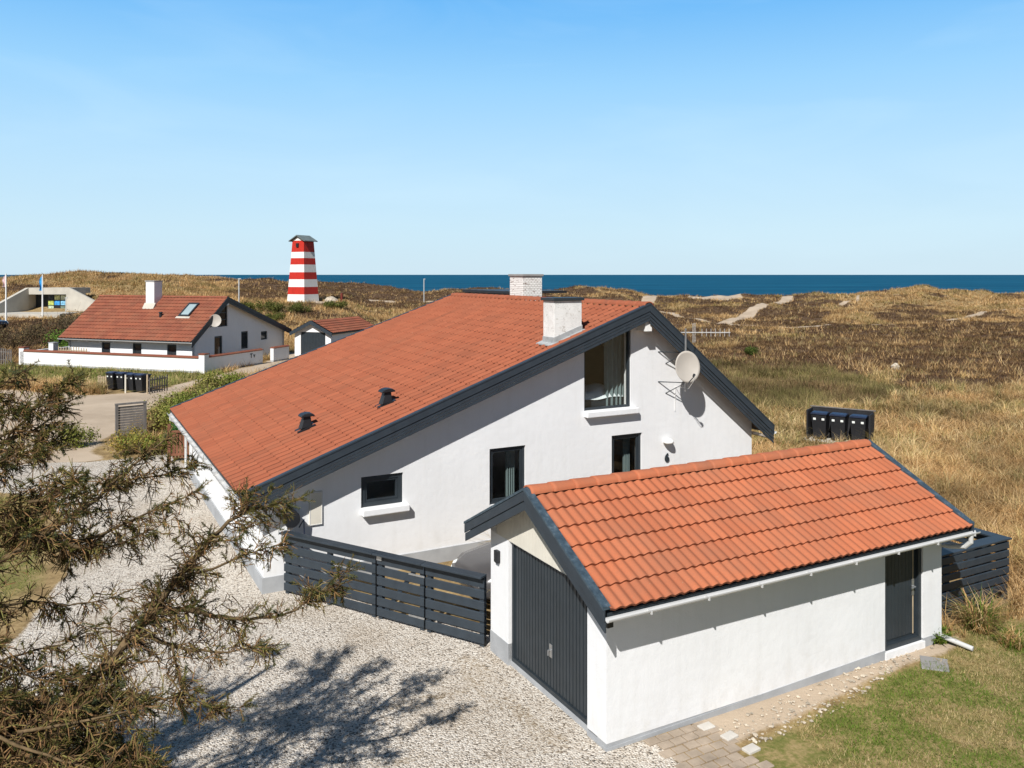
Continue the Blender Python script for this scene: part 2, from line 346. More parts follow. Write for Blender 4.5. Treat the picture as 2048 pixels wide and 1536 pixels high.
# ------------------------------------------------------------------ ground
G_U = np.array([-900, -400, 0, 100, 200, 300, 430, 520, 600, 680, 750, 850, 900, 1000, 1100, 1240, 1300, 1400, 1500, 1620, 1700, 1760, 1800, 1845, 1890, 1950, 2050, 2400, 3000], float)
CREST_V = np.array([553, 553, 562, 552, 550, 550, 556, 561, 567, 571, 577, 586, 578, 578, 580, 577, 590, 593, 590, 589, 587, 585, 580, 573, 579, 584, 590, 588, 588], float)
CREST_D = np.array([130, 130, 130, 130, 130, 132, 140, 150, 155, 160, 160, 160]+[160]*17, float)
G_D = np.array([0, 50, 62, 72, 80, 90, 104, 110, 116, 124, 130, 140, 150, 160, 175, 200, 240, 300, 600], float)
def _row(u, cv, cd):
    crest = CAM_H - (cv-549)/1665*cd
    if u <= 320:
        k = [(0, 0), (50, 0), (62, 0), (72, .15), (80, .6), (90, 1.0), (104, 1.95), (110, 3.3), (116, 4.9), (124, crest-.35), (130, crest), (140, crest-.2), (150, crest-.8), (160, crest-1.6)]
    elif u <= 560:
        k = [(0, 0), (50, 0), (62, 0), (72, .05), (80, .5), (90, 1.3), (104, 2.5), (110, 2.9), (116, 3.4), (124, 4.1), (130, 4.5), (140, crest-.3), (150, crest-.1), (160, crest-.3)]
    elif u <= 700:
        k = [(0, 0), (50, 0), (62, 0), (72, .1), (80, .7), (90, 1.5), (104, 2.7), (110, 3.0), (116, 3.15), (124, 3.5), (130, 3.7), (140, 4.1), (150, crest-.35), (160, crest)]
    elif u <= 1250:
        q = crest
        k = [(0, 0), (50, 0), (62, 0), (72, .1), (80, .3), (90, .6), (104, 1.2), (110, 1.5), (116, 1.8), (124, 2.1), (130, 2.3), (140, 2.7), (150, q-.6), (160, q)]
    else:
        k = [(0, 0), (50, 0), (62, 0), (72, 0), (80, 0), (90, 0), (104, .05), (110, .2), (116, .5), (124, 1.1), (130, 1.6), (140, crest-.9), (150, crest-.25), (160, crest)]
    k += [(175, crest-1.2 if u > 320 else crest-3), (200, crest-5), (240, -4), (300, -10), (600, -14)]
    return np.interp(G_D, [a for a, b in k], [b for a, b in k])
G_Z = np.array([_row(u, cv, cd) for u, cv, cd in zip(G_U, CREST_V, CREST_D)])     # (nu, nd)
PAVED = [(-20.2, 54.4), (-36, 60), (-32, 78), (-12, 78), (-9, 66), (-14, 60)]
def ground_z(X, Y):
    X = np.asarray(X, float); Y = np.asarray(Y, float)
    D = np.maximum(Y, 1.0); u = np.clip(1024+1665*X/D, -899, 2999)
    front = sstep(2, 30, Y)
    iu = np.clip(np.searchsorted(G_U, u)-1, 0, len(G_U)-2); fu = (u-G_U[iu])/(G_U[iu+1]-G_U[iu]); fu = fu*fu*(3-2*fu)
    Dc = np.clip(D, 0, 599); idd = np.clip(np.searchsorted(G_D, Dc, side='right')-1, 0, len(G_D)-2); fd = (Dc-G_D[idd])/(G_D[idd+1]-G_D[idd])
    z = (G_Z[iu, idd]*(1-fu)+G_Z[iu+1, idd]*fu)*(1-fd) + (G_Z[iu, idd+1]*(1-fu)+G_Z[iu+1, idd+1]*fu)*fd
    z = z*front
    amp = sstep(28, 60, D)*.35 + sstep(95, 130, D)*.75
    flat = sstep(0, 6, -poly_sd(X, Y, PAVED))
    z = z + sstep(34, 55, D)*flat*front*(fbm(X, Y, 3.2, 8, 3)-.5)*.75*sstep(900, 1150, u)
    z = z + amp*flat*(fbm(X, Y, 9.0, 1, 4)-.5)*1.25*front
    z = z + sstep(110, 140, D)*(fbm(X, Y, 6.0, 6, 3)-.5)*1.9*front
    return z

GRAVEL = [(2.75, 8.6), (2.55, 10.3), (2.05, 11.7), (1.29, 11.5), (-.37, 14.97), (-4.3, 17.4), (-3.5, 19.6), (-10.32, 27.4), (-12.4, 30.4), (-14.76, 28.78), (-16.6, 28.6), (-18, 26), (-13.17, 24.0), (-9.6, 18.01), (-8.8, 14.41), (-7.9, 11.38), (-6.63, 6), (-3, 0), (2, 0)]
ROAD = [(-15.5, 27.2), (-14.3, 29.2), (-15.9, 31.74), (-16.4, 34.58), (-17.6, 43.99), (-17.6, 50.1), (-16.4, 57.26), (-15.8, 66.4), (-18.71, 68.93), (-18.3, 62.56), (-19.1, 52.03), (-20.4, 46.0), (-23.07, 45.3), (-28.1, 46.5), (-40, 44), (-38, 38), (-26, 33), (-20, 28), (-17.5, 26)]
LAWN = [(2.2, 8.0), (2.7, 11.1), (3.3, 11.75), (4.6, 12.6), (7.2, 14.3), (8.3, 15.2), (10.8, 15.6), (14.5, 15.0), (13, 7.0)]
BARE = [(2.9, 11.8), (3.1, 11.6), (3.95, 12.15), (5.05, 12.9), (5.85, 13.58), (7.2, 14.3), (7.9, 14.9), (7.6, 15.1), (6.27, 14.2), (2.6, 12.1)]
STRIP = [(-21, 46.6), (-19.6, 48.5), (-18.4, 52.5), (-18.9, 56), (-36, 60.5), (-38, 56), (-29, 49.5), (-24, 48.5)]
TREEG = [(-19, 26.5), (-13.4, 24), (-9.8, 18), (-9, 14.4), (-8.1, 11.3), (-7, 6), (-20, 4), (-30, 20)]
SCRUB = [(13.5, 60), (21.5, 60), (21.8, 48), (17.8, 41.5), (13.3, 38.0), (10.6, 44)]
PATHS = [([(20, 124), (22.57, 118.9), (26.0, 109.3), (29.75, 104.1), (35.3, 102.1), (42.25, 104.1), (49.9, 107.2), (59.3, 112.7), (79.2, 128.8), (116, 152)], .55),
         ([(27.2, 107.5), (31, 115), (36, 124), (42.3, 135), (49.5, 150), (52, 157)], .95),
         ([(52, 132), (58, 140), (62, 149)], .30),
         ([(19.5, 122), (22, 138), (25.5, 152), (27, 162)], 1.1),
         ([(-27, 112), (-24, 107), (-21, 105.5)], .8), ([(-22, 133), (-16, 131), (-11, 134)], 1.0)]
SANDP = [[(33, 150), (37, 146), (41, 149), (43, 156), (38, 160), (34, 159)]]
TRACKS = [[(6.2, 10.35), (3.5, 10.5), (.5, 11.6), (-4, 15.5), (-7, 22)], [(6.2, 11.75), (3.5, 11.95), (1.2, 13.0), (-2.6, 16.4), (-5.4, 23)]]
FOOT = [(3.4, 17.1, 17.1, 28.8), (6.4, 9.25, 13.85, 12.95)]       # plot rectangles x0,y0,x1,y1
def masks(X, Y):
    D = np.maximum(Y, .5); u = 1024+1665*X/D
    ed = (fbm(X, Y, 1.6, 11, 3)-.5)*1.2
    mg = sstep(-.45, .45, poly_sd(X, Y, GRAVEL)+ed*.45)
    tr = np.maximum(np.maximum(*(np.exp(-(line_d(X, Y, [plot(*p) for p in q])/.24)**2) for q in TRACKS)), 1.3*np.exp(-(line_d(X, Y, [plot(5.95, 9.9), plot(5.9, 12.7)])/.45)**2))
    tr = np.clip(tr*(.5+.9*fbm(X, Y, 1.1, 91, 3)), 0, 1); mg = mg*(1-.44*tr)
    sd = poly_sd(X, Y, ROAD)
    ms = sstep(-.7, .7, sd+ed*.9)
    ms = np.maximum(ms, sstep(-.4, .3, poly_sd(X, Y, BARE)+ed*.4))
    for pts, wd in PATHS: ms = np.maximum(ms, sstep(wd*1.5, wd*.6, line_d(X, Y, pts)+ed*.35*wd))
    ms = np.maximum(ms, .62*tr)
    for p in SANDP: ms = np.maximum(ms, sstep(-1.2, .6, poly_sd(X, Y, p)+ed*2.5))
    ml = np.maximum(sstep(-.8, .8, poly_sd(X, Y, LAWN)+ed*1.2), sstep(-.8, .8, poly_sd(X, Y, STRIP)+ed))
    ml = np.maximum(ml, .62*sstep(-.6, .6, poly_sd(X, Y, TREEG)+ed))
    # heather coverage
    right = sstep(980, 1150, u)
    b = right*(sstep(38, 54, D)*.56 - sstep(100, 112, D)*.38 + .22*sstep(1720, 1480, u)*sstep(104, 112, D) + .06)
    left = 1-right
    b = b + left*(.10 + .66*sstep(430, 520, u)*sstep(108, 120, D) + .48*sstep(230, 130, u)*sstep(60, 64, D)*sstep(100, 92, D))
    hn = .55*fbm(X, Y*1.5, 11.0, 21, 4)+.45*fbm(X, Y*1.3, 3.0, 24, 3)
    hn = (hn-.5)*2.0+.5
    mh = sstep(.38, .64, hn + b*1.05 - .30)*(.82+.18*fbm(X, Y, 1.2, 27, 2))
    mh = mh*sstep(26, 36, D)
    ms = ms*(1-mg); ml = ml*(1-np.maximum(mg, ms)); mh = mh*(1-np.maximum(np.maximum(mg, ms), ml))
    return mg, ms, ml, mh

def build_ground():
    th = np.concatenate([np.linspace(-180, -46, 40, endpoint=False), np.linspace(-46, 46, 620, endpoint=False), np.linspace(46, 180, 40)])
    th = np.radians(th); r = np.concatenate([[.5, 2, 4], np.geomspace(6, 340, 470)])
    T, R = np.meshgrid(th, r, indexing='ij'); X = R*np.sin(T); Y = R*np.cos(T); Z = ground_z(X, Y)
    nT, nR = X.shape
    mg, ms, ml, mh = masks(X.ravel(), Y.ravel())
    V = np.stack([X.ravel(), Y.ravel(), Z.ravel()], 1)
    i, j = np.meshgrid(np.arange(nT-1), np.arange(nR-1), indexing='ij')
    F = np.stack([i*nR+j, i*nR+j+1, (i+1)*nR+j+1, (i+1)*nR+j], -1).reshape(-1, 4)
    fm = lambda m: m[F].mean(1)
    cls = np.argmax(np.stack([np.full(len(F), .5), fm(mg), fm(ms), fm(ml)*1.0], 1), 1)
    for c, nm in enumerate(['dune_terrain', 'gravel_drive', 'sand_road', 'lawn']):
        f = F[cls == c]; idx, inv = np.unique(f, return_inverse=True)
        o = np_mesh(nm, V[idx], inv.reshape(f.shape), GROUND, None, {n: ('FLOAT', 'POINT', a[idx]) for n, a in (('mg', mg), ('ms', ms), ('ml', ml), ('mh', mh))}, smooth=True)
        tag(o, kind='structure')
build_ground()
rr = np.concatenate([[150], np.geomspace(250, 50000, 40)]); tt = np.linspace(-math.pi, math.pi, 121)
Rm, Tm = np.meshgrid(rr, tt, indexing='ij'); Vs = np.stack([Rm*np.sin(Tm), Rm*np.cos(Tm), np.full_like(Rm, -7.0)], -1).reshape(-1, 3)
ii, jj = np.meshgrid(np.arange(len(rr)-1), np.arange(120), indexing='ij')
tag(np_mesh('sea', Vs, np.stack([ii*121+jj, (ii+1)*121+jj, (ii+1)*121+jj+1, ii*121+jj+1], -1).reshape(-1, 4), SEA), kind='structure')

# ------------------------------------------------------------------ building parts
def tile_roof(name, mat, parent, O, U, Vv, N, lu, lv, wave=.165, nc=6, lip=.03, amp=.022, seg=8, off=(0, 0, 0), pan=False):
    """O eave corner; U along eave, Vv up the slope, N out of the slope (unit)."""
    O = np.array(O, float)-np.array(off); U, Vv, N = (np.array(a, float) for a in (U, Vv, N))
    nw = max(1, int(round(lu/wave))); nu = nw*seg+1; a = np.linspace(0, lu, nu); ph = np.arange(nu) % seg/seg
    prof = amp*(.5+.5*np.cos(2*np.pi*ph))**.8 if not pan else amp*(np.where(ph < .26, np.sin(np.pi*(ph+.04)/.30), 0)*.8 + .30*(.5-.5*np.cos(2*np.pi*np.clip((ph-.36)/.5, 0, 1))) + .12)
    c = lv/nc; V = []; F = []; tint = []; joint_shade = []; base = 0
    for i in range(nc):
        jit = (.010 if pan else .004)*(vnoise(a, np.full(nu, i*1.0), wave*2, 5)-.5)
        jit = np.repeat(jit[::2*seg], 2*seg)[:nu] if nu > 2*seg else jit
        for (s, h) in ((i*c-.012, lip), (i*c-.012, lip-.001), (i*c+c*.5, lip*.5), (min(lv, (i+1)*c+.03), .0)):
            pass
        rows = [(i*c-.012+jit*2, lip-.034), (i*c-.012+jit*2, lip+jit), (np.full(nu, i*c+c*.5), lip*.5+jit*.5), (np.full(nu, (i+1)*c), 0.0)]
        for k, (s, h) in enumerate(rows):
            hh = prof + h if k > 0 else prof + h
            V.append(O + a[:, None]*U + np.broadcast_to(s, (nu,))[:, None]*Vv + np.broadcast_to(hh, (nu,))[:, None]*N)
        # split lip from tile top: duplicate row 1
        V.append(V[-3].copy())
        j = np.arange(nu-1); r0, r1, r2, r3, r1b = (base+k*nu for k in range(5))
        F += [np.stack([r0+j, r0+j+1, r1+j+1, r1+j], 1), np.stack([r1b+j, r1b+j+1, r2+j+1, r2+j], 1), np.stack([r2+j, r2+j+1, r3+j+1, r3+j], 1)]
        tp = 1 if pan else 2; tt = rng.random(nw+2)[(j//(tp*seg))]; tint += [tt, tt, tt]
        jj = np.where(pan & ((j % seg == 3) | (j % seg == 4)), .95, 0)*(.6+.4*rng.random(len(j))); joint_shade += [np.full(len(j), .6), jj, jj]
        base += 5*nu
    return np_mesh(name, np.concatenate(V), np.concatenate(F), mat, parent, {'tint': ('FLOAT', 'FACE', np.concatenate(tint)), 'joint_shade': ('FLOAT', 'FACE', np.concatenate(joint_shade))}, smooth=True)

def ridge_tiles(name, mat, parent, p0, p1, r=.13, n=20, off=(0, 0, 0)):
    p0, p1 = np.array(p0, float)-np.array(off), np.array(p1, float)-np.array(off); d = (p1-p0); L = np.linalg.norm(d); d /= L
    side = np.cross(d, [0, 0, 1.0]); side /= np.linalg.norm(side); up = np.cross(side, d); V = []; F = []; tint = []
    for i in range(n):
        b = len(V)*1; b = sum(len(x) for x in V)
        q = np.linspace(-.1, math.pi+.1, 11)
        for s, rad in ((i/n*L-.03, r*1.08), (i/n*L+.03, r*1.08), ((i+1)/n*L, r*.94)):
            V.append(p0+d*s + np.cos(q)[:, None]*side*rad + np.sin(q)[:, None]*up*rad*.75)
        for k in range(2):
            j = np.arange(10); F.append(np.stack([b+k*11+j, b+k*11+j+1, b+(k+1)*11+j+1, b+(k+1)*11+j], 1)); tint.append(np.full(10, rng.random()))
        V.append(p0+d*(i/n*L-.03) + np.cos(q)[:, None]*side*(r*.9) + np.sin(q)[:, None]*up*r*.62)
        j = np.arange(10); F.append(np.stack([b+33+j, b+33+j+1, b+j+1, b+j], 1)); tint.append(np.full(10, .3))
    return np_mesh(name, np.concatenate(V), np.concatenate(F), mat, parent, {'tint': ('FLOAT', 'FACE', np.concatenate(tint))}, smooth=True)

def wall_panel(mb, a0, a1, zb, topf, kinks, ops, P, th=.3):
    """wall from a0..a1 with top line topf(a); ops = [(a0,a1,z0,ztop_left,ztop_right)]"""
    xs = sorted(set([a0, a1]+list(kinks)+[o[0] for o in ops]+[o[1] for o in ops])); xs = [x for x in xs if a0 <= x <= a1]
    for s, e in zip(xs[:-1], xs[1:]):
        op = sorted([o for o in ops if o[0] <= s+1e-6 and o[1] >= e-1e-6], key=lambda o: o[2])
        def q(z00, z01, z10, z11):
            for d in (0, th): mb.quad(P(s, z00, d), P(e, z01, d), P(e, z11, d), P(s, z10, d))
        lo = (zb, zb)
        for o in op:
            if o[2] > zb+.01: q(lo[0], lo[1], o[2], o[2])
            k0, k1 = (s-o[0])/(o[1]-o[0]), (e-o[0])/(o[1]-o[0]); lo = (o[3]+(o[4]-o[3])*k0, o[3]+(o[4]-o[3])*k1)
        q(lo[0], lo[1], topf(s), topf(e))
    for (s, e, z0, t0, t1) in ops:
        for A, B in ((((s, z0), (e, z0)),) if z0 > zb+.01 else ())+(((e, z0), (e, t1)), ((e, t1), (s, t0)), ((s, t0), (s, z0))):
            mb.quad(P(*A, 0), P(*B, 0), P(*B, th), P(*A, th))
    for A, B in (((a0, zb), (a0, topf(a0))), ((a1, zb), (a1, topf(a1)))): mb.quad(P(*A, 0), P(*B, 0), P(*B, th), P(*A, th))
def window_unit(parent, op, P, off, fm, gm, name='window', fr=.07, d=.06, sill=None, sillm=None, mull=(), sash=True):
    s, e, z0, t0, t1 = op; g = .004
    def inset(k): return [(s+k, z0+k), (e-k, z0+k), (e-k, t1-k), (s+k, t0-k)]
    mb = MB(off); mb.ring(inset(g), inset(fr), P, d, d+.09)
    if sash: mb.ring(inset(fr+.003), inset(fr+.05), P, d+.02, d+.075)
    for m in mull:
        if m[0] == 'h': mb.prism([(s+fr, m[1]-.03), (e-fr, m[1]-.03), (e-fr, m[1]+.03), (s+fr, m[1]+.03)], P, d+.01, d+.08)
        else: mb.prism([(m[1]-.03, z0+fr), (m[1]+.03, z0+fr), (m[1]+.03, t0-fr), (m[1]-.03, t0-fr)], P, d+.01, d+.08)
    w_ = mb.build(name, fm, parent)
    k = fr+.045 if sash else fr-.005
    MB(off).prism(inset(k), P, d+.045, d+.05).build('pane', gm, w_)
    if sill:
        MB(off).prism([(s-.01, -.15), (e+sill, -.15), (e+sill, .0), (s-.01, .0)], lambda a, b, dd: P(a, z0+b-.005, dd), -.17, .05).build('sill', sillm, w_, bevel=.02)
    return w_

def barge(mb_, profile, a0, z0, a1, z1, P):
    """stepped boards along a slope: profile = [(top offset, bottom offset, d0, d1)]"""
    for (t, b, d0, d1) in profile:
        mb_.prism([(a0, z0-b), (a1, z1-b), (a1, z1-t), (a0, z0-t)], P, d0, d1)

# ------------------------------------------------------------------ the main house (plot axes)
HO = (3.6, 17.33, 0)
hx, hy = plot(HO[0], HO[1])
house = thing('house', 'large white house with a long red tiled roof and dark gable boards', 'house', (hx, hy, 0), YAW)
EX0, EZ0, RX, RZ, EX1, EZ1 = 3.09, 2.12, 13.1, 5.70, 17.37, 2.25
YF, YB = 16.91, 29.0
sl0 = (RZ-EZ0)/(RX-EX0); sl1 = (RZ-EZ1)/(EX1-RX)
def roof_z(x): return RZ-(RX-x)*sl0 if x <= RX else RZ-(x-RX)*sl1
def wall_top(x): return roof_z(x)-.13
GP = lambda a, z, d: (a, 17.33+d, z)
op1 = (11.39, 12.82, 3.11, roof_z(11.39)-.30, roof_z(12.82)-.30)
op2 = (5.66, 6.62, 1.46, 2.13, 2.13); op3 = (8.76, 9.72, 1.12, 2.43, 2.43); op4 = (12.22, 13.17, .12, 2.42, 2.42)
mb = MB(HO)
wall_panel(mb, 3.6, 16.98, .32, wall_top, [RX], [op1, op2, op3, (12.22, 13.17, .321, 2.42, 2.42)], GP)
mb.box(3.6, 3.9, 17.63, 28.6, .32, wall_top(3.6)); mb.box(16.68, 16.98, 17.63, 28.6, .32, wall_top(16.98))
wall_panel(mb, 3.9, 16.68, .32, wall_top, [RX], [], lambda a, z, d: (a, 28.6-d, z))
mb.build('wall', PLASTER, house)
mb = MB(HO); mb.box(3.57, 12.21, 17.30, 17.7, -.3, .32); mb.box(13.18, 17.01, 17.30, 17.7, -.3, .32); mb.box(3.57, 3.95, 17.7, 28.63, -.3, .32); mb.box(16.63, 17.01, 17.7, 28.63, -.3, .32); mb.box(3.95, 16.63, 28.3, 28.63, -.3, .32); mb.box(12.21, 13.18, 17.33, 17.7, -.3, .11)
mb.build('plinth', PLINTH, house)
# rooms behind the glass
mb = MB(HO); mb.box(3.95, 16.6, 17.7, 28.2, .02, .1); mb.build('room_floor', INTD, house); MB(HO).box(9.6, 15.9, 17.66, 21.5, 2.78, 2.86).build('room_floor', DARKFL, house)
mb = MB(HO); mb.box(5.2, 16.6, 20.0, 20.1, .1, 2.5); mb.box(7.4, 7.5, 17.66, 20.4, .1, 2.6); mb.box(11.2, 11.3, 17.66, 20.4, .1, 2.6); mb.build('room_partition', INTW, house)
MB(HO).prism([(9.7, 2.86), (15.5, 2.86), (15.5, roof_z(15.5)-.25), (RX, RZ-.25), (9.7, roof_z(9.7)-.25)], lambda a, z, d: (a, d, z), 21.0, 21.1).build('room_partition', SLATE2, house)
window_unit(house, op1, GP, HO, SLATE2, GLASS, fr=.055, d=.05, sill=.14, sillm=PLASTER, mull=(), sash=False)
window_unit(house, op2, GP, HO, SLATE2, GLASS, fr=.10, d=.05, sill=.10, sillm=PLASTER)
window_unit(house, op3, GP, HO, SLATE2, GLASS, fr=.06, d=.05)
dr = window_unit(house, op4, GP, HO, SLATE2, GLASS, name='door', fr=.07, d=.06)
MB(HO).tube([(13.02, 17.36, 1.22), (13.02, 17.31, 1.22), (12.92, 17.31, 1.22)], .012).build('handle', METAL, dr)
# roof
s0 = math.hypot(RX-EX0, RZ-EZ0); s1 = math.hypot(EX1-RX, RZ-EZ1)
v0 = ((RX-EX0)/s0, 0, (RZ-EZ0)/s0); v1 = (-(EX1-RX)/s1, 0, (RZ-EZ1)/s1)
mb = MB(HO)
for (xa, za, xb, zb_) in ((EX0+.05, EZ0-.04, RX, RZ-.06), (RX, RZ-.06, EX1-.05, EZ1-.04)):
    mb.prism([(xa, za-.10), (xb, zb_-.10), (xb, zb_), (xa, za)], lambda a, z, d: (a, d, z), YF+.05, YB-.05)
deck = mb.build('roof', SOFFIT, house)
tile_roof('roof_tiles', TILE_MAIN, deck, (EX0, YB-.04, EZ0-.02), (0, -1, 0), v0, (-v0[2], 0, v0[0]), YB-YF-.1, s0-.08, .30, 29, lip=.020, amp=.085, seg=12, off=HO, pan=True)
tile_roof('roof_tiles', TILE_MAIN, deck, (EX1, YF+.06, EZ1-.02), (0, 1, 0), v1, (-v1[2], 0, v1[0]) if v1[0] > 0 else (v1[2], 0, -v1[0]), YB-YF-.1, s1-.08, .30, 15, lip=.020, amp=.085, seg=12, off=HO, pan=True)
ridge_tiles('ridge_tiles', TILE_MAIN, deck, (RX, YF+.06, RZ+.005), (RX, YB-.06, RZ+.005), .14, 30, off=HO)
for yf, sgn in ((YF, 1), (YB, -1)):
    PB = (lambda a, z, d, yf=yf, sgn=sgn: (a, yf+sgn*d, z))
    mb = MB(HO)
    barge(mb, [(-.035, .125, -.035, 0), (.135, .21, -.02, .01), (.22, .29, -.016, .012), (.30, .37, -.010, .012)], EX0-.02, EZ0, RX, RZ, PB)
    mb.build('bargeboard', SLATE, house, bevel=.006)
    mb = MB(HO); k = 1.2
    barge(mb, [(-.035*k, .125*k, -.035, 0), (.135*k, .21*k, -.02, .01), (.22*k, .29*k, -.016, .012), (.30*k, .37*k, -.010, .012)], RX, RZ, EX1+.02, EZ1, PB)
    mb.build('bargeboard', SLATE, house, bevel=.006)
    mb = MB(HO)
    for (xa, za, xb, zb_) in ((EX0-.02, EZ0, RX, RZ), (RX, RZ, EX1+.02, EZ1)):
        mb.prism([(xa, za+.04), (xb, zb_+.04), (xb, zb_+.075), (xa, za+.075)], PB, -.045, .085)
    mb.build('verge_capping', SLATE, house)
# sloping soffit under the right overhang, ridge beam end
MB(HO).box(13.0, 13.2, 16.96, 17.33, 5.06, 5.30).build('ridge_beam', WHITEP, house)
MB(HO).prism([(16.98, 2.05), (17.34, 1.93), (17.34, 2.0), (16.98, 2.12)], lambda a, z, d: (a, d, z), 16.93, 28.9).build('soffit', SOFFIT, house)
# gutters
def gutter(mb, p0, p1, r=.06):
    p0, p1 = Vector(p0), Vector(p1); d = (p1-p0).normalized(); s_ = d.cross(Vector((0, 0, 1))).normalized()
    n = 8; b = len(mb.v)
    for p in (p0, p1):
        for rad in (r, r-.008):
            for k in range(n+1):
                q = math.pi+math.pi*k/n; mb.v.append(tuple(p+s_*math.cos(q)*rad+Vector((0, 0, 1))*math.sin(q)*rad))
    m = n+1
    for k in range(n):
        mb.f += [(b+k, b+k+1, b+2*m+k+1, b+2*m+k), (b+m+k, b+3*m+k, b+3*m+k+1, b+m+k+1), (b+k, b+m+k, b+m+k+1, b+k+1), (b+2*m+k, b+2*m+k+1, b+3*m+k+1, b+3*m+k)]
    mb.f += [(b, b+2*m, b+3*m, b+m), (b+n, b+m+n, b+3*m+n, b+2*m+n)]
mb = MB(HO); gutter(mb, (3.03, 16.9, 2.03), (3.03, 29.02, 2.03), .065)
for yy in np.arange(17.3, 29, .8): mb.box(2.985, 3.075, yy, yy+.02, 1.955, 2.05)
mb.tube([(3.03, 28.6, 1.97), (3.03, 28.6, 1.86), (3.5, 28.66, 1.6), (3.5, 28.66, .1)], .04, 8)
mb.build('gutter', GUTTER, house)
mb = MB(HO); gutter(mb, (17.44, 16.9, 2.13), (17.44, 29.02, 2.13), .065); mb.build('gutter', GUTTER, house)
mb = MB(HO); mb.box(3.10, 3.13, 16.95, 28.95, 1.92, 2.09); mb.build('fascia_board', SLATE2, house)
# chimneys
def chimney(x0, x1, y0, y1, zb, zt, mat, capm, lead=True, capw=.05, parent=deck):
    c = MB(HO).box(x0, x1, y0, y1, zb, zt).build('chimney', mat, parent, bevel=.01)
    MB(HO).box(x0-capw, x1+capw, y0-capw, y1+capw, zt+.002, zt+.075).build('cap', capm, c, bevel=.01)
    if lead:
        mb = MB(HO)
        xa, xb = x0-.14, x1+.06
        mb.prism([(xa, roof_z(xa)+.045), (xb, roof_z(xb)+.045), (xb, roof_z(xb)+.075), (xa, roof_z(xa)+.075)], lambda a, z, d: (a, d, z), y0-.07, y1+.12)
        mb.prism([(x0-.012, roof_z(x0)+.07), (x1+.012, roof_z(x1)+.07), (x1+.012, roof_z(x1)+.2), (x0-.012, roof_z(x0)+.2)], lambda a, z, d: (a, d, z), y0-.012, y1+.012)
        mb.build('flashing', LEADF, c)
    return c
LEADF = simple('lead_flashing', (.34, .35, .35), .75, .3, .25, 7, 40, .3)
chimney(10.50, 11.30, 17.30, 17.82, 4.55, 5.86, CHIM, SLATE2)
chimney(13.22, 13.95, 23.75, 24.65, 4.9, 6.44, BRICKW, CONCD, lead=False, capw=.04)
# roof vents
def vent(x, y):
    z = roof_z(x)+.02
    c = MB(HO).hexa([(x-.22, y-.16, roof_z(x-.22)+.015), (x+.2, y-.16, roof_z(x+.2)+.015), (x+.2, y+.16, roof_z(x+.2)+.015), (x-.22, y+.16, roof_z(x-.22)+.015)],
                    [(x-.22, y-.16, roof_z(x-.22)+.06), (x+.2, y-.16, roof_z(x+.2)+.06), (x+.2, y+.16, roof_z(x+.2)+.06), (x-.22, y+.16, roof_z(x-.22)+.06)]).build('roof_vent', BLACK, deck)
    MB(HO).hexa([(x-.15, y-.12, z), (x+.13, y-.12, z+.06), (x+.13, y+.12, z+.06), (x-.15, y+.12, z)], [(x-.06, y-.09, z+.29), (x+.10, y-.09, z+.31), (x+.10, y+.09, z+.31), (x-.06, y+.09, z+.29)]).build('stem', BLACK, c, bevel=.02)
    mb = MB(HO); n = 7
    mb.prism([(-.15, .285), (-.14, .32), (-.08, .36), (.02, .38), (.12, .37), (.18, .335), (.19, .30)], lambda a_, z_, d: (x+a_, y+d, z+z_), -.15, .15); mb.build('hood', BLACK, c, bevel=.015)
vent(5.07, 19.7); vent(6.72, 18.72)
# black felt dormer on the far slope
mb = MB(HO); mb.hexa([(13.45, 25.1, 5.0), (15.6, 25.1, 3.6), (15.6, 28.7, 3.6), (13.45, 28.7, 5.0)], [(13.45, 25.1, 5.84), (15.6, 25.1, 5.70), (15.6, 28.7, 5.70), (13.45, 28.7, 5.84)])
mb.box(13.4, 15.7, 25.0, 28.8, 5.845, 5.93); mb.build('dormer', BLACK, deck)
# house number
def text_mesh(name, s, size, mat, parent, loc, rot, ext=.008):
    cu = bpy.data.curves.new(name, 'FONT'); cu.body = s; cu.size = size; cu.extrude = ext; cu.align_x = 'CENTER'; cu.align_y = 'CENTER'; cu.offset = size*.03
    o = bpy.data.objects.new(name, cu); COL.objects.link(o)
    dg = bpy.context.evaluated_depsgraph_get(); me = bpy.data.meshes.new_from_object(o.evaluated_get(dg)); bpy.data.objects.remove(o); me.name = name
    me.materials.clear(); me.materials.append(mat); o = bpy.data.objects.new(name, me); COL.objects.link(o); o.parent = parent; o.location = loc; o.rotation_euler = rot; return o
text_mesh('house_number', '6', .30, SLATE2, house, (13.97-HO[0], -.02, 1.68), (math.radians(90), 0, 0), .012)

def wthing(name, label, cat, x, y, z, rz=0, group=None):
    X, Y = plot(x, y); return thing(name, label, cat, (X, Y, z), YAW+rz, group)
# wall lamp
t = wthing('wall_lamp', 'small white outdoor lamp above the house number on the gable', 'lamp', 13.97, 17.33, 2.15)
MB().tube([(0, -.0, -.03), (0, -.05, -.03)], .06, 12).build('base', WHITEP, t)
MB().tube([(0, -.09, -.06), (0, -.09, -.01), (0, -.09, .03), (0, -.09, .06)], [.14, .135, .10, .04], 16).build('lamp_shade', WHITEP, t, smooth=True)
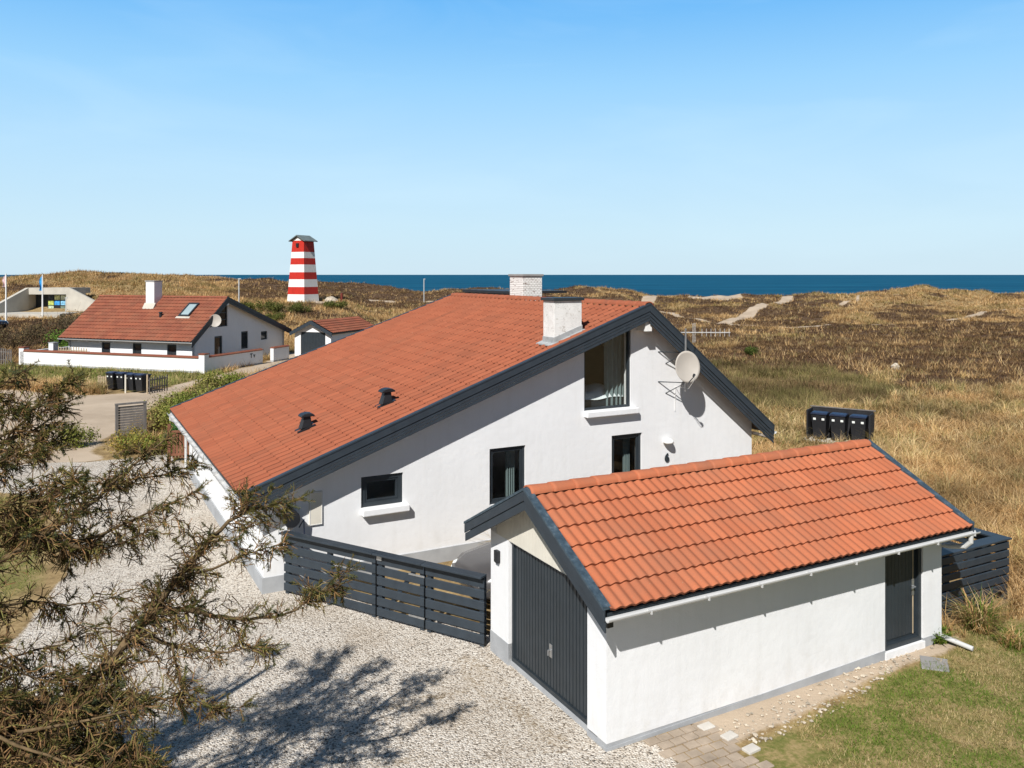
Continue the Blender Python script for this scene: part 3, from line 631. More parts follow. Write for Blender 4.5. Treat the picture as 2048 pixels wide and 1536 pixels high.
# meter cabinet and hose reel
t = wthing('meter_cabinet', 'flat white meter cabinet on the gable beside the hose reel', 'cabinet', 4.67, 17.33, 1.6)
MB().box(-.14, .14, -.035, -.001, -.35, .35).build('cabinet_body', CREAM, t, bevel=.005)
MB().ring([(-.13, -.34), (.13, -.34), (.13, .34), (-.13, .34)], [(-.12, -.33), (.12, -.33), (.12, .33), (-.12, .33)], lambda a, z, d: (a, d, z), -.042, -.036).build('frame', PLASTER, t)
t = wthing('hose_reel', 'black hose reel with hanging hose on the gable behind the gate', 'hose reel', 4.12, 17.33, 1.5)
MB().tube([(0, -.28, 0), (0, -.26, 0), (0, -.04, 0), (0, -.02, 0)], [.16, .17, .17, .16], 22).build('drum', BLACK, t)
MB().box(-.05, .05, -.02, 0, -.25, .25).build('wall_bracket', METAL, t)
MB().tube([(.15, -.2, -.2), (.26, -.18, -.05), (.28, -.14, -.35), (.22, -.12, -.75), (.1, -.12, -.9), (.24, -.1, -1.1)], .016, 7).build('hose', BLUEB, t)
# satellite dish
t = wthing('satellite_dish', 'beige satellite dish on steel brackets on the large white gable', 'satellite dish', 14.14, 17.33, 4.1)
mb = MB()
for zz in (.38, -.40): MB().tube([(-.45, 0, zz), (.05, -.5, zz), (-.2, 0, zz-.32)], .014, 6).build('bracket', SLATE2, t)
MB().tube([(.05, -.5, -.62), (.05, -.5, .78)], .025, 8).build('mast', METAL, t)
dn = Vector((-.30, -.93, .20)).normalized(); da = Vector((0, 0, 1)).cross(dn).normalized(); db = dn.cross(da)
mb = MB(); cpt = Vector((-.0, -.60, .02)); nr, ns = 7, 32; vs = []; fs = []
for side in (0, 1):
    for i in range(nr+1):
        rr_ = i/nr
        for k in range(ns):
            q = 2*math.pi*k/ns; vs.append(cpt+da*(.335*rr_*math.cos(q))+db*(.41*rr_*math.sin(q))+dn*(.075*rr_*rr_-.0-side*.012))
for side in (0, 1):
    o_ = side*(nr+1)*ns
    for i in range(nr):
        for k in range(ns): fs.append((o_+i*ns+k, o_+i*ns+(k+1) % ns, o_+(i+1)*ns+(k+1) % ns, o_+(i+1)*ns+k))
for k in range(ns): fs.append((nr*ns+k, nr*ns+(k+1) % ns, (2*nr+1)*ns+(k+1) % ns, (2*nr+1)*ns+k))
mb.add(vs, fs); mb.build('dish', DISHM, t, smooth=True)
b0 = cpt-db*.40+dn*.06; b1 = cpt-db*.27+dn*.48
MB().tube([b0, b1], .014, 6).build('feed_arm', BLACK, t)
MB().tube([b1-dn*.02+db*.03, b1+db*.0-dn*.09], [.035, .025], 10).build('receiver', BLACK, t)
MB().tube([b1, b1+Vector((.05, .1, -.15)), b0+Vector((.1, .12, -.18)), (.1, -.02, -.55), (.1, -.02, -1.2)], .008, 5).build('cable', WHITEP, t)
# television antenna on the top of the dish's mast
t = wthing('television_antenna', 'aluminium television antenna with short rods above the satellite dish', 'antenna', 14.19, 16.83, 4.88)
ang = math.radians(-30); ca, sa = math.cos(ang), math.sin(ang)
PA = lambda l, s, z: (l*ca-s*sa, l*sa+s*ca, z)
MB().tube([PA(-.12, 0, .12), PA(1.15, 0, .12)], .014, 6).build('boom', ALU, t)
MB().tube([(0, 0, -.2), (0, 0, .22)], .022, 8).build('mast', METAL, t)
mb = MB()
for l in np.linspace(.42, 1.12, 7): MB().tube([PA(l, 0, .02), PA(l, 0, .22)], .007, 5).build('rod', ALU, t)
mb = MB()
for s_ in (-.09, -.03, .03, .09): mb.tube([PA(.22+s_*.6, s_, -.14), PA(.22+s_*.6, s_, .36)], .0045, 5)
for zz in (-.1, .12, .34): mb.tube([PA(.22-.06, -.1, zz), PA(.22+.06, .1, zz)], .005, 5)
mb.build('reflector', ALU, t)
# furniture seen through the glass
t = wthing('bed', 'bed with white bedding behind the upper gable window', 'bed', 12.2, 18.55, 3.0)
MB().box(-.75, .75, -.75, 1.2, .0, .3).build('bed_base', SLATE2, t, bevel=.02)
mb = MB(); n = 18; vs = []; fs = []
for i in range(n):
    for j in range(n):
        a, b = i/(n-1), j/(n-1); e_ = min(a, 1-a, b, 1-b); vs.append((-.78+1.56*a, -.78+1.9*b, .28+.17*min(1, e_*9)**.5+.16*math.exp(-((a-.62)/.2)**2-((b-.25)/.25)**2)+.03*math.sin(9*a+5*b)))
for i in range(n-1):
    for j in range(n-1): fs.append((i*n+j, (i+1)*n+j, (i+1)*n+j+1, i*n+j+1))
mb.add(vs, fs).build('duvet', LINEN, t, smooth=True)
def curtain(label, x, y, z0, z1, wd, rz=0):
    t = wthing('curtain', label, 'curtain', x, y, z0, rz); n = 60; vs = []; fs = []
    for i in range(n+1):
        a = i/n
        for zz in (0, z1-z0): vs.append((wd*(a-.5), .04*math.sin(a*28+.5*math.sin(a*9)), zz))
    for i in range(n): fs.append((2*i, 2*i+2, 2*i+3, 2*i+1))
    MB().add(vs, fs).build('cloth', CURT, t, smooth=True)
curtain('grey green curtain at the side of the upper gable window', 12.62, 17.80, 2.86, 4.95, .62)
t = wthing('desk', 'wooden desk under a black screen behind the tall gable window', 'desk', 9.1, 19.4, .1)
MB().box(-.7, .7, -.35, .35, .72, .76).build('desk_top', TANW, t)
for a in (-.68, .63):
    for b in (-.33, .28): MB().box(a, a+.05, b, b+.05, 0, .72).build('leg', TANW, t)
t = wthing('computer_screen', 'black computer screen standing on the wooden desk indoors', 'screen', 9.15, 19.4, .86)
MB().box(-.3, .3, -.02, .02, .1, .5).build('panel', BLACK, t); MB().box(-.1, .1, -.08, .08, 0, .02).build('foot', BLACK, t); MB().box(-.02, .02, .021, .04, .02, .3).build('stem', BLACK, t)
curtain('pale curtain gathered at the side of the tall gable window', 9.55, 17.78, .1, 2.5, .26)
curtain('pale curtain gathered inside the glazed gable door', 13.02, 17.80, .1, 2.5, .22)

# ------------------------------------------------------------------ the garage
GO = (6.52, 9.37, 0)
X, Y = plot(GO[0], GO[1])
garage = thing('garage', 'white garage with orange tiled roof and a dark up-and-over door', 'garage', (X, Y, 0), YAW)
gx0, gx1, gy0, gy1 = 6.52, 13.71, 9.37, 12.85
EY0, EZg, RYg, RZg, EY1 = 8.97, 2.10, 11.10, 3.17, 13.22
sg = (RZg-EZg)/(RYg-EY0); vx0, vx1 = 6.22, 13.98
def groof(y): return RZg-abs(y-RYg)*sg
gtop = lambda y: min(groof(y)-.12, 2.5)
mb = MB(GO)
SP = lambda a, z, d: (a, gy0+d, z)
FP = lambda a, z, d: (gx0+d, a, z)
dop = (9.84, 12.20, .201, 2.08, 2.08); sop = (12.21, 13.20, .201, 1.90, 1.90)
wall_panel(mb, gx0, gx1, .10, lambda a: groof(gy0)-.1, [], [(12.21, 13.20, .10, 1.93, 1.93)], SP, .22)
wall_panel(mb, gy0+.22, gy1-.22, .10, lambda a: 2.08, [], [(9.84, 12.20, .10, 2.079, 2.079)], FP, .22)
mb.box(gx0, gx1, gy1-.22, gy1, .2, groof(gy1)-.1); mb.box(gx1-.22, gx1, gy0+.22, gy1-.22, .2, 2.1)
mb.build('wall', PLASTER, garage)
mb = MB(GO); e_ = .008
mb.hexa([(gx0-e_, gy0-e_, -.3), (12.21, gy0-e_, -.3), (12.21, gy0+.23, -.3), (gx0-e_, gy0+.23, -.3)], [(gx0-e_, gy0-e_, .04), (12.21, gy0-e_, .16), (12.21, gy0+.23, .16), (gx0-e_, gy0+.23, .04)]); mb.box(13.20, gx1+e_, gy0-e_, gy0+.23, -.3, .16); mb.box(gx0, 12.21, gy0+.004, gy0+.22, -.2, .101); mb.box(12.21, 13.2, gy0+.02, gy0+.23, -.3, .06)
mb.box(gx0-e_, gx0+.23, gy0+.23, 9.84, -.3, .05); mb.box(gx0-e_, gx0+.23, 12.20, gy1+e_, -.3, .36); mb.box(gx0+.04, gx0+.23, 9.84, 12.2, -.3, .07)
mb.box(gx0+.23, gx1+e_, gy1-.23, gy1+e_, -.3, .2); mb.box(gx1-.22, gx1+e_, gy0+.23, gy1-.23, -.3, .2)
mb.build('plinth', PLINTH, garage)
# boarded gable triangles
for xa, xb in ((gx0-.0, gx0+.03), (gx1-.03, gx1)):
    mb = MB(GO); ys = np.arange(gy0+.13, gy1-.02, .1)
    for a in ys:
        b = min(a+.094, gy1); za, zb_ = groof(a)-.11, groof(b)-.11
        if min(za, zb_) > 2.1:
            pts = [(a, 2.082), (b, 2.082), (b, zb_), (a, za)]
            if a < RYg < b: pts = [(a, 2.082), (b, 2.082), (b, zb_), (RYg, groof(RYg)-.11), (a, za)]
            mb.prism(pts, lambda p, z, d: (d, p, z), xa, xb)
    mb.build('gable_boards', CREAM, garage)
# garage door with pressed ribs
mb = MB(GO); mb.box(gx0+.10, gx0+.12, 9.86, 12.18, .09, 2.05)
for a in np.arange(9.90, 12.14, .092): mb.box(gx0+.085, gx0+.101, a, a+.070, .16, 2.02)
for (a, b, c, d) in ((9.845, 9.895, .07, 2.075), (12.145, 12.195, .07, 2.075), (9.895, 12.145, 2.025, 2.075), (9.895, 12.145, .075, .14)): mb.box(gx0+.06, gx0+.13, a, b, c, d)
gd = mb.build('garage_door', SLATE2, garage)
MB(GO).box(gx0+.074, gx0+.084, 10.93, 11.01, .62, .82).build('handle_plate', METAL, gd)
MB(GO).tube([(gx0+.08, 10.97, .74), (gx0+.03, 10.97, .74), (gx0+.03, 10.97, .66)], .012).build('handle', METAL, gd)
# side door
mb = MB(GO)
mb.box(12.29, 13.12, gy0+.10, gy0+.13, .20, 1.87)
for a in np.arange(12.30, 13.08, .092): mb.box(a, a+.086, gy0+.085, gy0+.102, .26, 1.86)
mb.ring([(12.215, .10), (13.195, .10), (13.195, 1.92), (12.215, 1.92)], [(12.29, .20), (13.12, .20), (13.12, 1.86), (12.29, 1.86)], SP, .03, .14)
sd_ = mb.build('door', SLATE2, garage)
MB(GO).box(13.03, 13.05, gy0+.077, gy0+.084, .25, 1.84).build('closing_strip', TANW, sd_)
mb = MB(GO); mb.box(13.0, 13.06, gy0+.07, gy0+.0765, .92, 1.2); mb.tube([(13.03, gy0+.07, 1.08), (13.03, gy0+.02, 1.08), (12.93, gy0+.02, 1.08)], .01); mb.build('handle', METAL, sd_)
MB(GO).box(12.2, 13.22, gy0-.03, gy0+.029, .0, .12).build('doorstep', PLASTER, garage)
# roof
mb = MB(GO)
for (ya, za, yb, zb_) in ((EY0+.06, EZg-.03, RYg, RZg-.05), (RYg, RZg-.05, EY1-.06, EZg-.03)):
    mb.prism([(ya, za-.07), (yb, zb_-.07), (yb, zb_), (ya, za)], lambda a, z, d: (d, a, z), vx0+.05, vx1-.05)
gdeck = mb.build('roof', SLATE2, garage)
sL = math.hypot(RYg-EY0, RZg-EZg); gv = (0, (RYg-EY0)/sL, (RZg-EZg)/sL)
tile_roof('roof_tiles', TILE_GAR, gdeck, (vx0+.06, EY0, EZg), (1, 0, 0), gv, (0, -gv[2], gv[1]), vx1-vx0-.12, sL-.06, .165, 6, lip=.036, amp=.03, seg=10, off=GO)
tile_roof('roof_tiles', TILE_GAR, gdeck, (vx1-.06, EY1, EZg), (-1, 0, 0), (0, -gv[1], gv[2]), (0, gv[2], gv[1]), vx1-vx0-.12, sL-.06, .165, 6, lip=.036, amp=.03, seg=10, off=GO)
ridge_tiles('ridge_tiles', TILE_GAR, gdeck, (vx0+.07, RYg, RZg+.0), (vx1-.07, RYg, RZg+.0), .13, 19, off=GO)
for xf, sgn in ((vx0, 1), (vx1, -1)):
    PG = (lambda a, z, d, xf=xf, sgn=sgn: (xf+sgn*d, a, z))
    for (ya, yb) in ((EY0-.01, RYg), (EY1+.01, RYg)):
        mb = MB(GO); barge(mb, [(-.03, .125, -.03, 0), (.132, .27, -.014, .014)], ya, groof(ya), yb, RZg, PG); mb.build('bargeboard', SLATE, garage, bevel=.006)
    for (ya, yb) in ((EY0-.01, RYg), (EY1+.01, RYg)):
        mb = MB(GO); mb.prism([(ya, groof(ya)+.034), (yb, RZg+.034), (yb, RZg+.075), (ya, groof(ya)+.075)], PG, -.04, .085); mb.build('verge_capping', CAPM, garage)
mb = MB(GO); gutter(mb, (vx0+.0, EY0-.045, EZg-.075), (vx1+.08, EY0-.045, EZg-.075), .05)
for a in np.arange(6.9, 14, 1.0): mb.box(a, a+.02, EY0-.10, EY0+.02, EZg-.131, EZg-.09)
mb.build('gutter', GUTTER, garage)
MB(GO).tube([(13.86, EY0-.045, EZg-.12), (13.86, EY0-.045, EZg-.24), (13.84, EY0+.05, EZg-.34), (13.79, EY0+.3, EZg-.40), (13.78, gy0+.25, EZg-.42)], .042, 10).build('downpipe', GUTTER, garage)
mb = MB(GO); mb.box(vx0+.06, vx1-.06, EY0+.03, EY0+.055, EZg-.14, EZg-.035); mb.build('fascia_board', SLATE2, garage)
mb = MB(GO); mb.box(6.42, 6.515, 9.2, 9.34, 1.76, 1.92); mb.build('rafter_end', BLACK, garage)
t = wthing('wall_lamp', 'small black box lamp on the white post beside the garage door', 'lamp', 6.52, 12.55, 1.72)
MB().box(-.07, 0, -.06, .06, -.1, .1).build('lamp_body', BLACK, t, bevel=.01); MB().box(-.055, -.01, -.045, .045, -.112, -.101).build('lens', DARKGL, t)

# ------------------------------------------------------------------ slatted gate and fences
def slat_fence(name, label, cat, a, b, h=1.25, n=6, cap=.17, post=(0., 1.), brace=False, gapx=(0, 0)):
    """a,b plot points; local x runs a->b"""
    ax, ay = a; bx, by = b; L = math.hypot(bx-ax, by-ay); t = wthing(name, label, cat, ax, ay, 0, math.atan2(by-ay, bx-ax))
    sh = (h-.10)/n
    for k in range(n):
        z0 = .06+k*sh; MB().box(gapx[0], L-gapx[1], -.014, .014, z0, z0+sh*.81).build('slat', SLATE, t, bevel=.012)
    MB().box(-.01, L+.01, -cap+.03, .03+.03, h-.035, h).build('top_board', SLATE, t, bevel=.006)
    for p in post: MB().box(p*L-.045 if 0 < p < 1 else (p*L+.02 if p == 0 else p*L-.11), p*L+.045 if 0 < p < 1 else (p*L+.11 if p == 0 else p*L-.02), .015, .10, 0.0, h-.04).build('post', SLATE, t)
    if brace: MB().hexa([(.1, .016, .12), (.2, .016, .12), (.2, .05, .12), (.1, .05, .12)], [(L-.2, .016, h-.1), (L-.1, .016, h-.1), (L-.1, .05, h-.1), (L-.2, .05, h-.1)]).build('brace', SLATE, t)
    return t, L
A_, B_ = (3.98, 17.16), (6.46, 12.98)
mid = (A_[0]+(B_[0]-A_[0])*.50, A_[1]+(B_[1]-A_[1])*.50); mid2 = (A_[0]+(B_[0]-A_[0])*.735, A_[1]+(B_[1]-A_[1])*.735)
slat_fence('slat_fence', 'dark slatted fence panel joining the house wall to the gate', 'fence', A_, (mid[0]-.008, mid[1]+.013), 1.27, 6, post=(0, .5, 1), gapx=(0, 0))
g, L = slat_fence('slat_gate', 'dark slatted gate with bright steel hinges beside the garage', 'gate', (mid[0]+.008, mid[1]-.013), (mid2[0]-.008, mid2[1]+.013), 1.27, 6, post=(0, 1), brace=True)
for zz in (.22, .98):
    MB().box(L-.34, L+.02, -.024, -.016, zz, zz+.035).build('hinge', METAL, g)
MB().box(.02, .14, -.04, -.016, 1.12, 1.2).build('latch', METAL, g)
slat_fence('slat_fence', 'short dark slatted fence panel between the gate and the garage', 'fence', (mid2[0]+.008, mid2[1]-.013), B_, 1.27, 6, post=(0, 1))
# bin store with rounded slats behind the garage
t = wthing('slat_enclosure', 'dark slatted enclosure with wide top boards behind the garage', 'enclosure', 13.73, 9.95, 0)
LW, DP, hh = 2.95, 2.6, 1.2
for k in range(7):
    z0 = .03+k*.165
    LL = LW-(0.5 if k == 0 else .12 if k == 1 else 0)
    MB().box(0, LL, -.014, .014, z0, z0+.138).build('slat', SLATE, t, bevel=.02)
    if k > 1: MB().box(LW-.03, LW-.002, .02, DP, z0, z0+.125).build('slat', SLATE, t, bevel=.02)
MB().box(0, LW+.03, -.05, .22, hh, hh+.035).build('top_board', SLATE, t, bevel=.006)
MB().box(LW-.22, LW+.03, .225, DP, hh, hh+.035).build('top_board', SLATE, t, bevel=.006)
MB().box(0, LW-.225, DP-.25, DP, hh, hh+.035).build('top_board', SLATE, t, bevel=.006)
for p in ((1.0, .016), (2.0, .016), (2.84, .016), (2.84, 2.3)): MB().box(p[0], p[0]+.09, p[1], p[1]+.09, 0, hh-.003).build('post', SLATE, t)

# ------------------------------------------------------------------ wheelie bins
def make_bin():
    t = thing('wheelie_bin', '', 'bin')
    mb = MB()
    mb.hexa([(-.23, -.26, .08), (.23, -.26, .08), (.23, .22, .08), (-.23, .22, .08)], [(-.285, -.35, .97), (.285, -.35, .97), (.285, .33, .97), (-.285, .33, .97)])
    mb.box(-.30, .30, -.365, .345, .972, 1.0); mb.build('body', BLACK, t, bevel=.025)
    mb = MB(); n = 8; vs = []; fs = []
    for i in range(n+1):
        a = i/n; y = -.39+.76*a; z = 1.005+.075*math.sin(math.pi*min(1, a*.75+.2)); vs += [(-.30, y, z-.02), (-.24, y, z+.012), (.24, y, z+.012), (.30, y, z-.02), (.30, y, 1.002), (-.30, y, 1.002)]
    for i in range(n):
        for k in range(6): fs.append((6*i+k, 6*i+(k+1) % 6, 6*i+6+(k+1) % 6, 6*i+6+k))
    fs += [tuple(range(6)), tuple(6*n+k for k in range(6))]
    mb.add(vs, fs); mb.build('lid', BLUEB, t)
    MB().tube([(-.26, .36, 1.0), (-.26, .43, 1.0), (.26, .43, 1.0), (.26, .36, 1.0)], .017, 6).build('handle', BLACK, t)
    for s in (-1, 1): MB().tube([(s*.235, .27, .1), (s*.285, .27, .1)], .1, 14).build('wheel', RUBBER, t)
    for x in (-.16, .16): MB().hexa([(x-.05, -.34, .78), (x+.05, -.34, .78), (x+.05, -.33, .78), (x-.05, -.33, .78)], [(x-.05, -.347, .86), (x+.05, -.347, .86), (x+.05, -.337, .86), (x-.05, -.337, .86)]).build('sticker', STICK, t)
    return t
bin0 = make_bin(); BINS = []
def place_bin(X, Y, rz, label, group, s=1.0):
    o = bin0 if not BINS else copy_tree(bin0); BINS.append(o)
    o.location = (X, Y, float(ground_z(X, Y))+.02); o.rotation_euler = (0, 0, rz); o.scale = (s,)*3; o['label'] = label; o['group'] = group; return o
bdir = math.atan2(32.75-33.95, 13.75-12.4)      # front edge of the right-hand bin stand
bdir = math.radians(-33)
ZB = float(ground_z(13.2, 33.6))
st = thing('bin_shelter', 'black boarded bin shelter with three black bins in dry grass', 'shelter', (12.8, 32.5, ZB), bdir)
MB().box(-1.15, 1.15, .44, .48, .02, 1.20).build('back_panel', BLACKW, st)
for s in (-1, 1): MB().box(s*1.15-.03, s*1.15+.03, -.40, .44, .02, 1.16).build('side_panel', BLACKW, st)
MB().box(-1.22, 1.22, .42, .5, 1.203, 1.235).build('top_rail', GREYW, st)
MB().box(-1.3, 1.3, -.62, .5, -.04, .022).build('base_slab', CONC, st)
for i, (p, lb) in enumerate(((-.72, 'black bin with four white stickers at the left of the shelter'), (-.02, 'black bin in the middle of the boarded shelter'), (.72, 'black bin with a greenish sticker at the right of the shelter'))):
    c, s = math.cos(bdir), math.sin(bdir); place_bin(12.8+c*p, 32.5+s*p-.0, bdir, lb, 'bins in the boarded shelter', 1.0)
ldir = math.radians(-24)
for i, (X, Y, lb) in enumerate(((-22.55, 47.2, 'black bin next to the wicker end below the garden wall'), (-21.85, 46.9, 'black bin with two stickers beside the pale grey post'), (-21.05, 46.35, 'black bin right of the pale grey post below the garden wall'), (-20.42, 46.05, 'black bin left of the tall wooden post below the garden wall'))):
    place_bin(X, Y, ldir, lb, 'bins below the garden wall', .95)
def post(name, label, X, Y, h, r, mat, cat='post'):
    z = float(ground_z(X, Y)); o = MB().tube([(0, 0, -.2), (0, 0, h*.5), (0, 0, h)], [r, r, r*.92], 8).build(name, mat); o.location = (X, Y, z); return tag(o, label, cat)
post('wooden_post', 'pale grey post in front of the bins below the garden wall', -21.35, 46.0, 1.0, .05, CREAM)
post('wooden_post', 'tall weathered post at the right end of the bin row', -19.95, 45.55, 1.05, .05, TANW)
def paling(name, label, X, Y, rz, L, h, n, mat, cat='fence'):
    t = thing(name, label, cat, (X, Y, float(ground_z(X, Y))), rz)
    for k in range(n):
        x = L*k/(n-1)
        q = h*(.9+.1*random.random()); MB().box(x-.035, x+.035, -.012, .012, -.05, q).build('paling', mat, t)
    MB().box(-.05, L+.05, .014, .04, h*.3, h*.3+.06).build('rail', mat, t); MB().box(-.05, L+.05, .014, .04, h*.75, h*.75+.06).build('rail', mat, t)
    return t
paling('paling_fence', 'low weathered paling end beside the rightmost bins', -19.8, 45.5, math.radians(70), 1.3, .95, 8, GREYW)
paling('paling_fence', 'small brown paling panel left of the row of bins', -23.6, 47.5, math.radians(-20), .7, .85, 6, TANW)

# ------------------------------------------------------------------ timber screen, small gate, litter pipe, slab, paving
t = thing('timber_screen', 'grey weathered timber screen with a raised frame by the green bushes', 'screen', (-15.55, 32.75, 0), math.radians(38))
MB().box(-.05, .05, -.05, .05, 0, 1.35).build('post', GREYW, t); MB().box(1.0, 1.1, -.05, .05, 0, 1.35).build('post', GREYW, t)
MB().box(-.06, 1.12, -.06, .06, 1.352, 1.42).build('top_rail', GREYW, t)
mb = MB(); [mb.box(.042, .998, .0, .02, z, z+.085) for z in np.arange(.1, 1.25, .1)]; mb.build('boards', GREYW, t)
t = thing('timber_gate', 'small red brown timber gate between the bushes and the house eave', 'gate', (-11.9, 28.9, 0), math.radians(14))
for x in (-.05, .85): MB().box(x, x+.1, -.05, .05, 0, 1.3).build('post', REDW, t)
MB().box(.052, .848, -.02, .02, 1.0, 1.08).build('rail', REDW, t); MB().box(.052, .848, -.02, .02, .2, .28).build('rail', REDW, t)
mb = MB(); [mb.box(x, x+.08, .021, .04, .1, 1.05) for x in np.arange(.1, .8, .11)]; mb.build('boards', REDW, t)
o = MB().tube([(7.55, 14.72, .13), (7.93, 14.32, .06)], .042, 12).build('pipe_piece', GUTTER); tag(o, 'short white plastic pipe lying in the grass near the garage corner', 'pipe')
mb = MB(); mb.hexa([(6.75, 13.72, -.05), (7.15, 13.6, -.05), (7.35, 14.05, -.05), (6.95, 14.2, -.05)], [(6.75, 13.72, .016), (7.15, 13.6, .016), (7.35, 14.05, .012), (6.95, 14.2, .012)])
tag(mb.build('stone_slab', CONCD, None, bevel=.01), 'grey stone slab on the ground below the garage side door', 'slab')
# paved patch in the lower corner of the garage wall: rows of concrete pavers
mb = MB(); PZ = .018
def paved():
    for r in range(14):
        for c in range(12):
            x = 7.18+c*.215+(r % 2)*.107; y = 9.34-.02-(r+1)*.115
            if x+.2 > 8.95+.12*math.sin(r*1.7)+(.25 if r < 7 else 0)-.03*r or x < 7.15+.012*r: continue
            dz = random.uniform(-.006, .008); mb.box(x, x+.205, y, y+.107, -.05, PZ+dz)
paved()
mb = MB([0, 0, 0])
rows = []
for r in range(9):
    for c in range(8):
        wdt = .215; x = 6.9+c*wdt+(r % 2)*.107; y = 9.35-(r+1)*.165
        if x+wdt > 8.36-.01*r+.08*math.sin(r*2.1) or x < 6.98+.03*r: continue
        mb.box(x, x+wdt-.02, y, y+.145, -.05, PZ+random.uniform(-.007, .008))
X, Y = plot(0, 0)
pv = mb.build('paving', simple('grey_brown_pavers', (.34, .275, .21), .9, .2, .25, 3.1, 40, .35), None, bevel=.006); pv.rotation_euler = (0, 0, YAW); tag(pv, kind='structure')
for i, (x, y, rz, lb) in enumerate(((8.12, 9.18, .0, 'pale loose paver lying against the garage wall'), (8.24, 8.84, .12, 'pale crooked paver at the outer edge of the paved patch'), (8.28, 8.46, .08, 'pale paver nearest the lawn at the end of the paved patch'))):
    X, Y = plot(x, y); o = MB().box(-.11, .11, -.075, .075, -.05, .016).build('loose_paver', simple('pale_paver', (.52, .49, .44), .9, .2, .12, 3, 40, .3), None, bevel=.008); o.location = (X, Y, PZ); o.rotation_euler = (.02, -.02, YAW+rz); tag(o, lb, 'paver', 'loose pale pavers')
# rubble by the wall: one mass of small stones
def stones(name, label, n, poly, smin, smax):
    V = []; F = []; b = 0; P = np.array(poly); lo, hi = P.min(0), P.max(0)
    base = np.array([(1, 0, 0), (-1, 0, 0), (0, 1, 0), (0, -1, 0), (0, 0, 1), (0, 0, -1), (.6, .6, .55), (-.6, .6, .5), (-.6, -.6, .55), (.6, -.6, .5)], float)
    tri = np.array([(6, 4, 0), (0, 2, 6), (2, 4, 6), (7, 4, 2), (2, 1, 7), (1, 4, 7), (8, 4, 1), (1, 3, 8), (3, 4, 8), (9, 4, 3), (3, 0, 9), (0, 4, 9), (0, 5, 2), (2, 5, 1), (1, 5, 3), (3, 5, 0)])
    k = 0
    while k < n:
        x, y = rng.uniform(lo, hi)
        if poly_sd(np.array([x]), np.array([y]), poly)[0] < 0: continue
        s = smin+(smax-smin)*rng.random()**2.5
        a = rng.random()*6.28; R = np.array([[math.cos(a), -math.sin(a), 0], [math.sin(a), math.cos(a), 0], [0, 0, 1]])
        V.append((base*rng.uniform(.7, 1.2, (10, 1))*np.array([1, .75, .55])*s)@R.T+[x, y, float(ground_z(x, y))+s*.25]); F.append(tri+b); b += 10; k += 1
    return tag(np_mesh(name, np.concatenate(V), np.concatenate(F), STONEM, smooth=False), label, 'stones', None, 'stuff')
stones('rubble_stones', 'small pale stones scattered along the garage wall', 560, [(2.9, 11.9), (3.4, 11.5), (4.3, 12.0), (5.4, 12.8), (6.2, 13.6), (7.4, 14.5), (7.3, 14.8), (6.27, 14.2)], .008, .05)

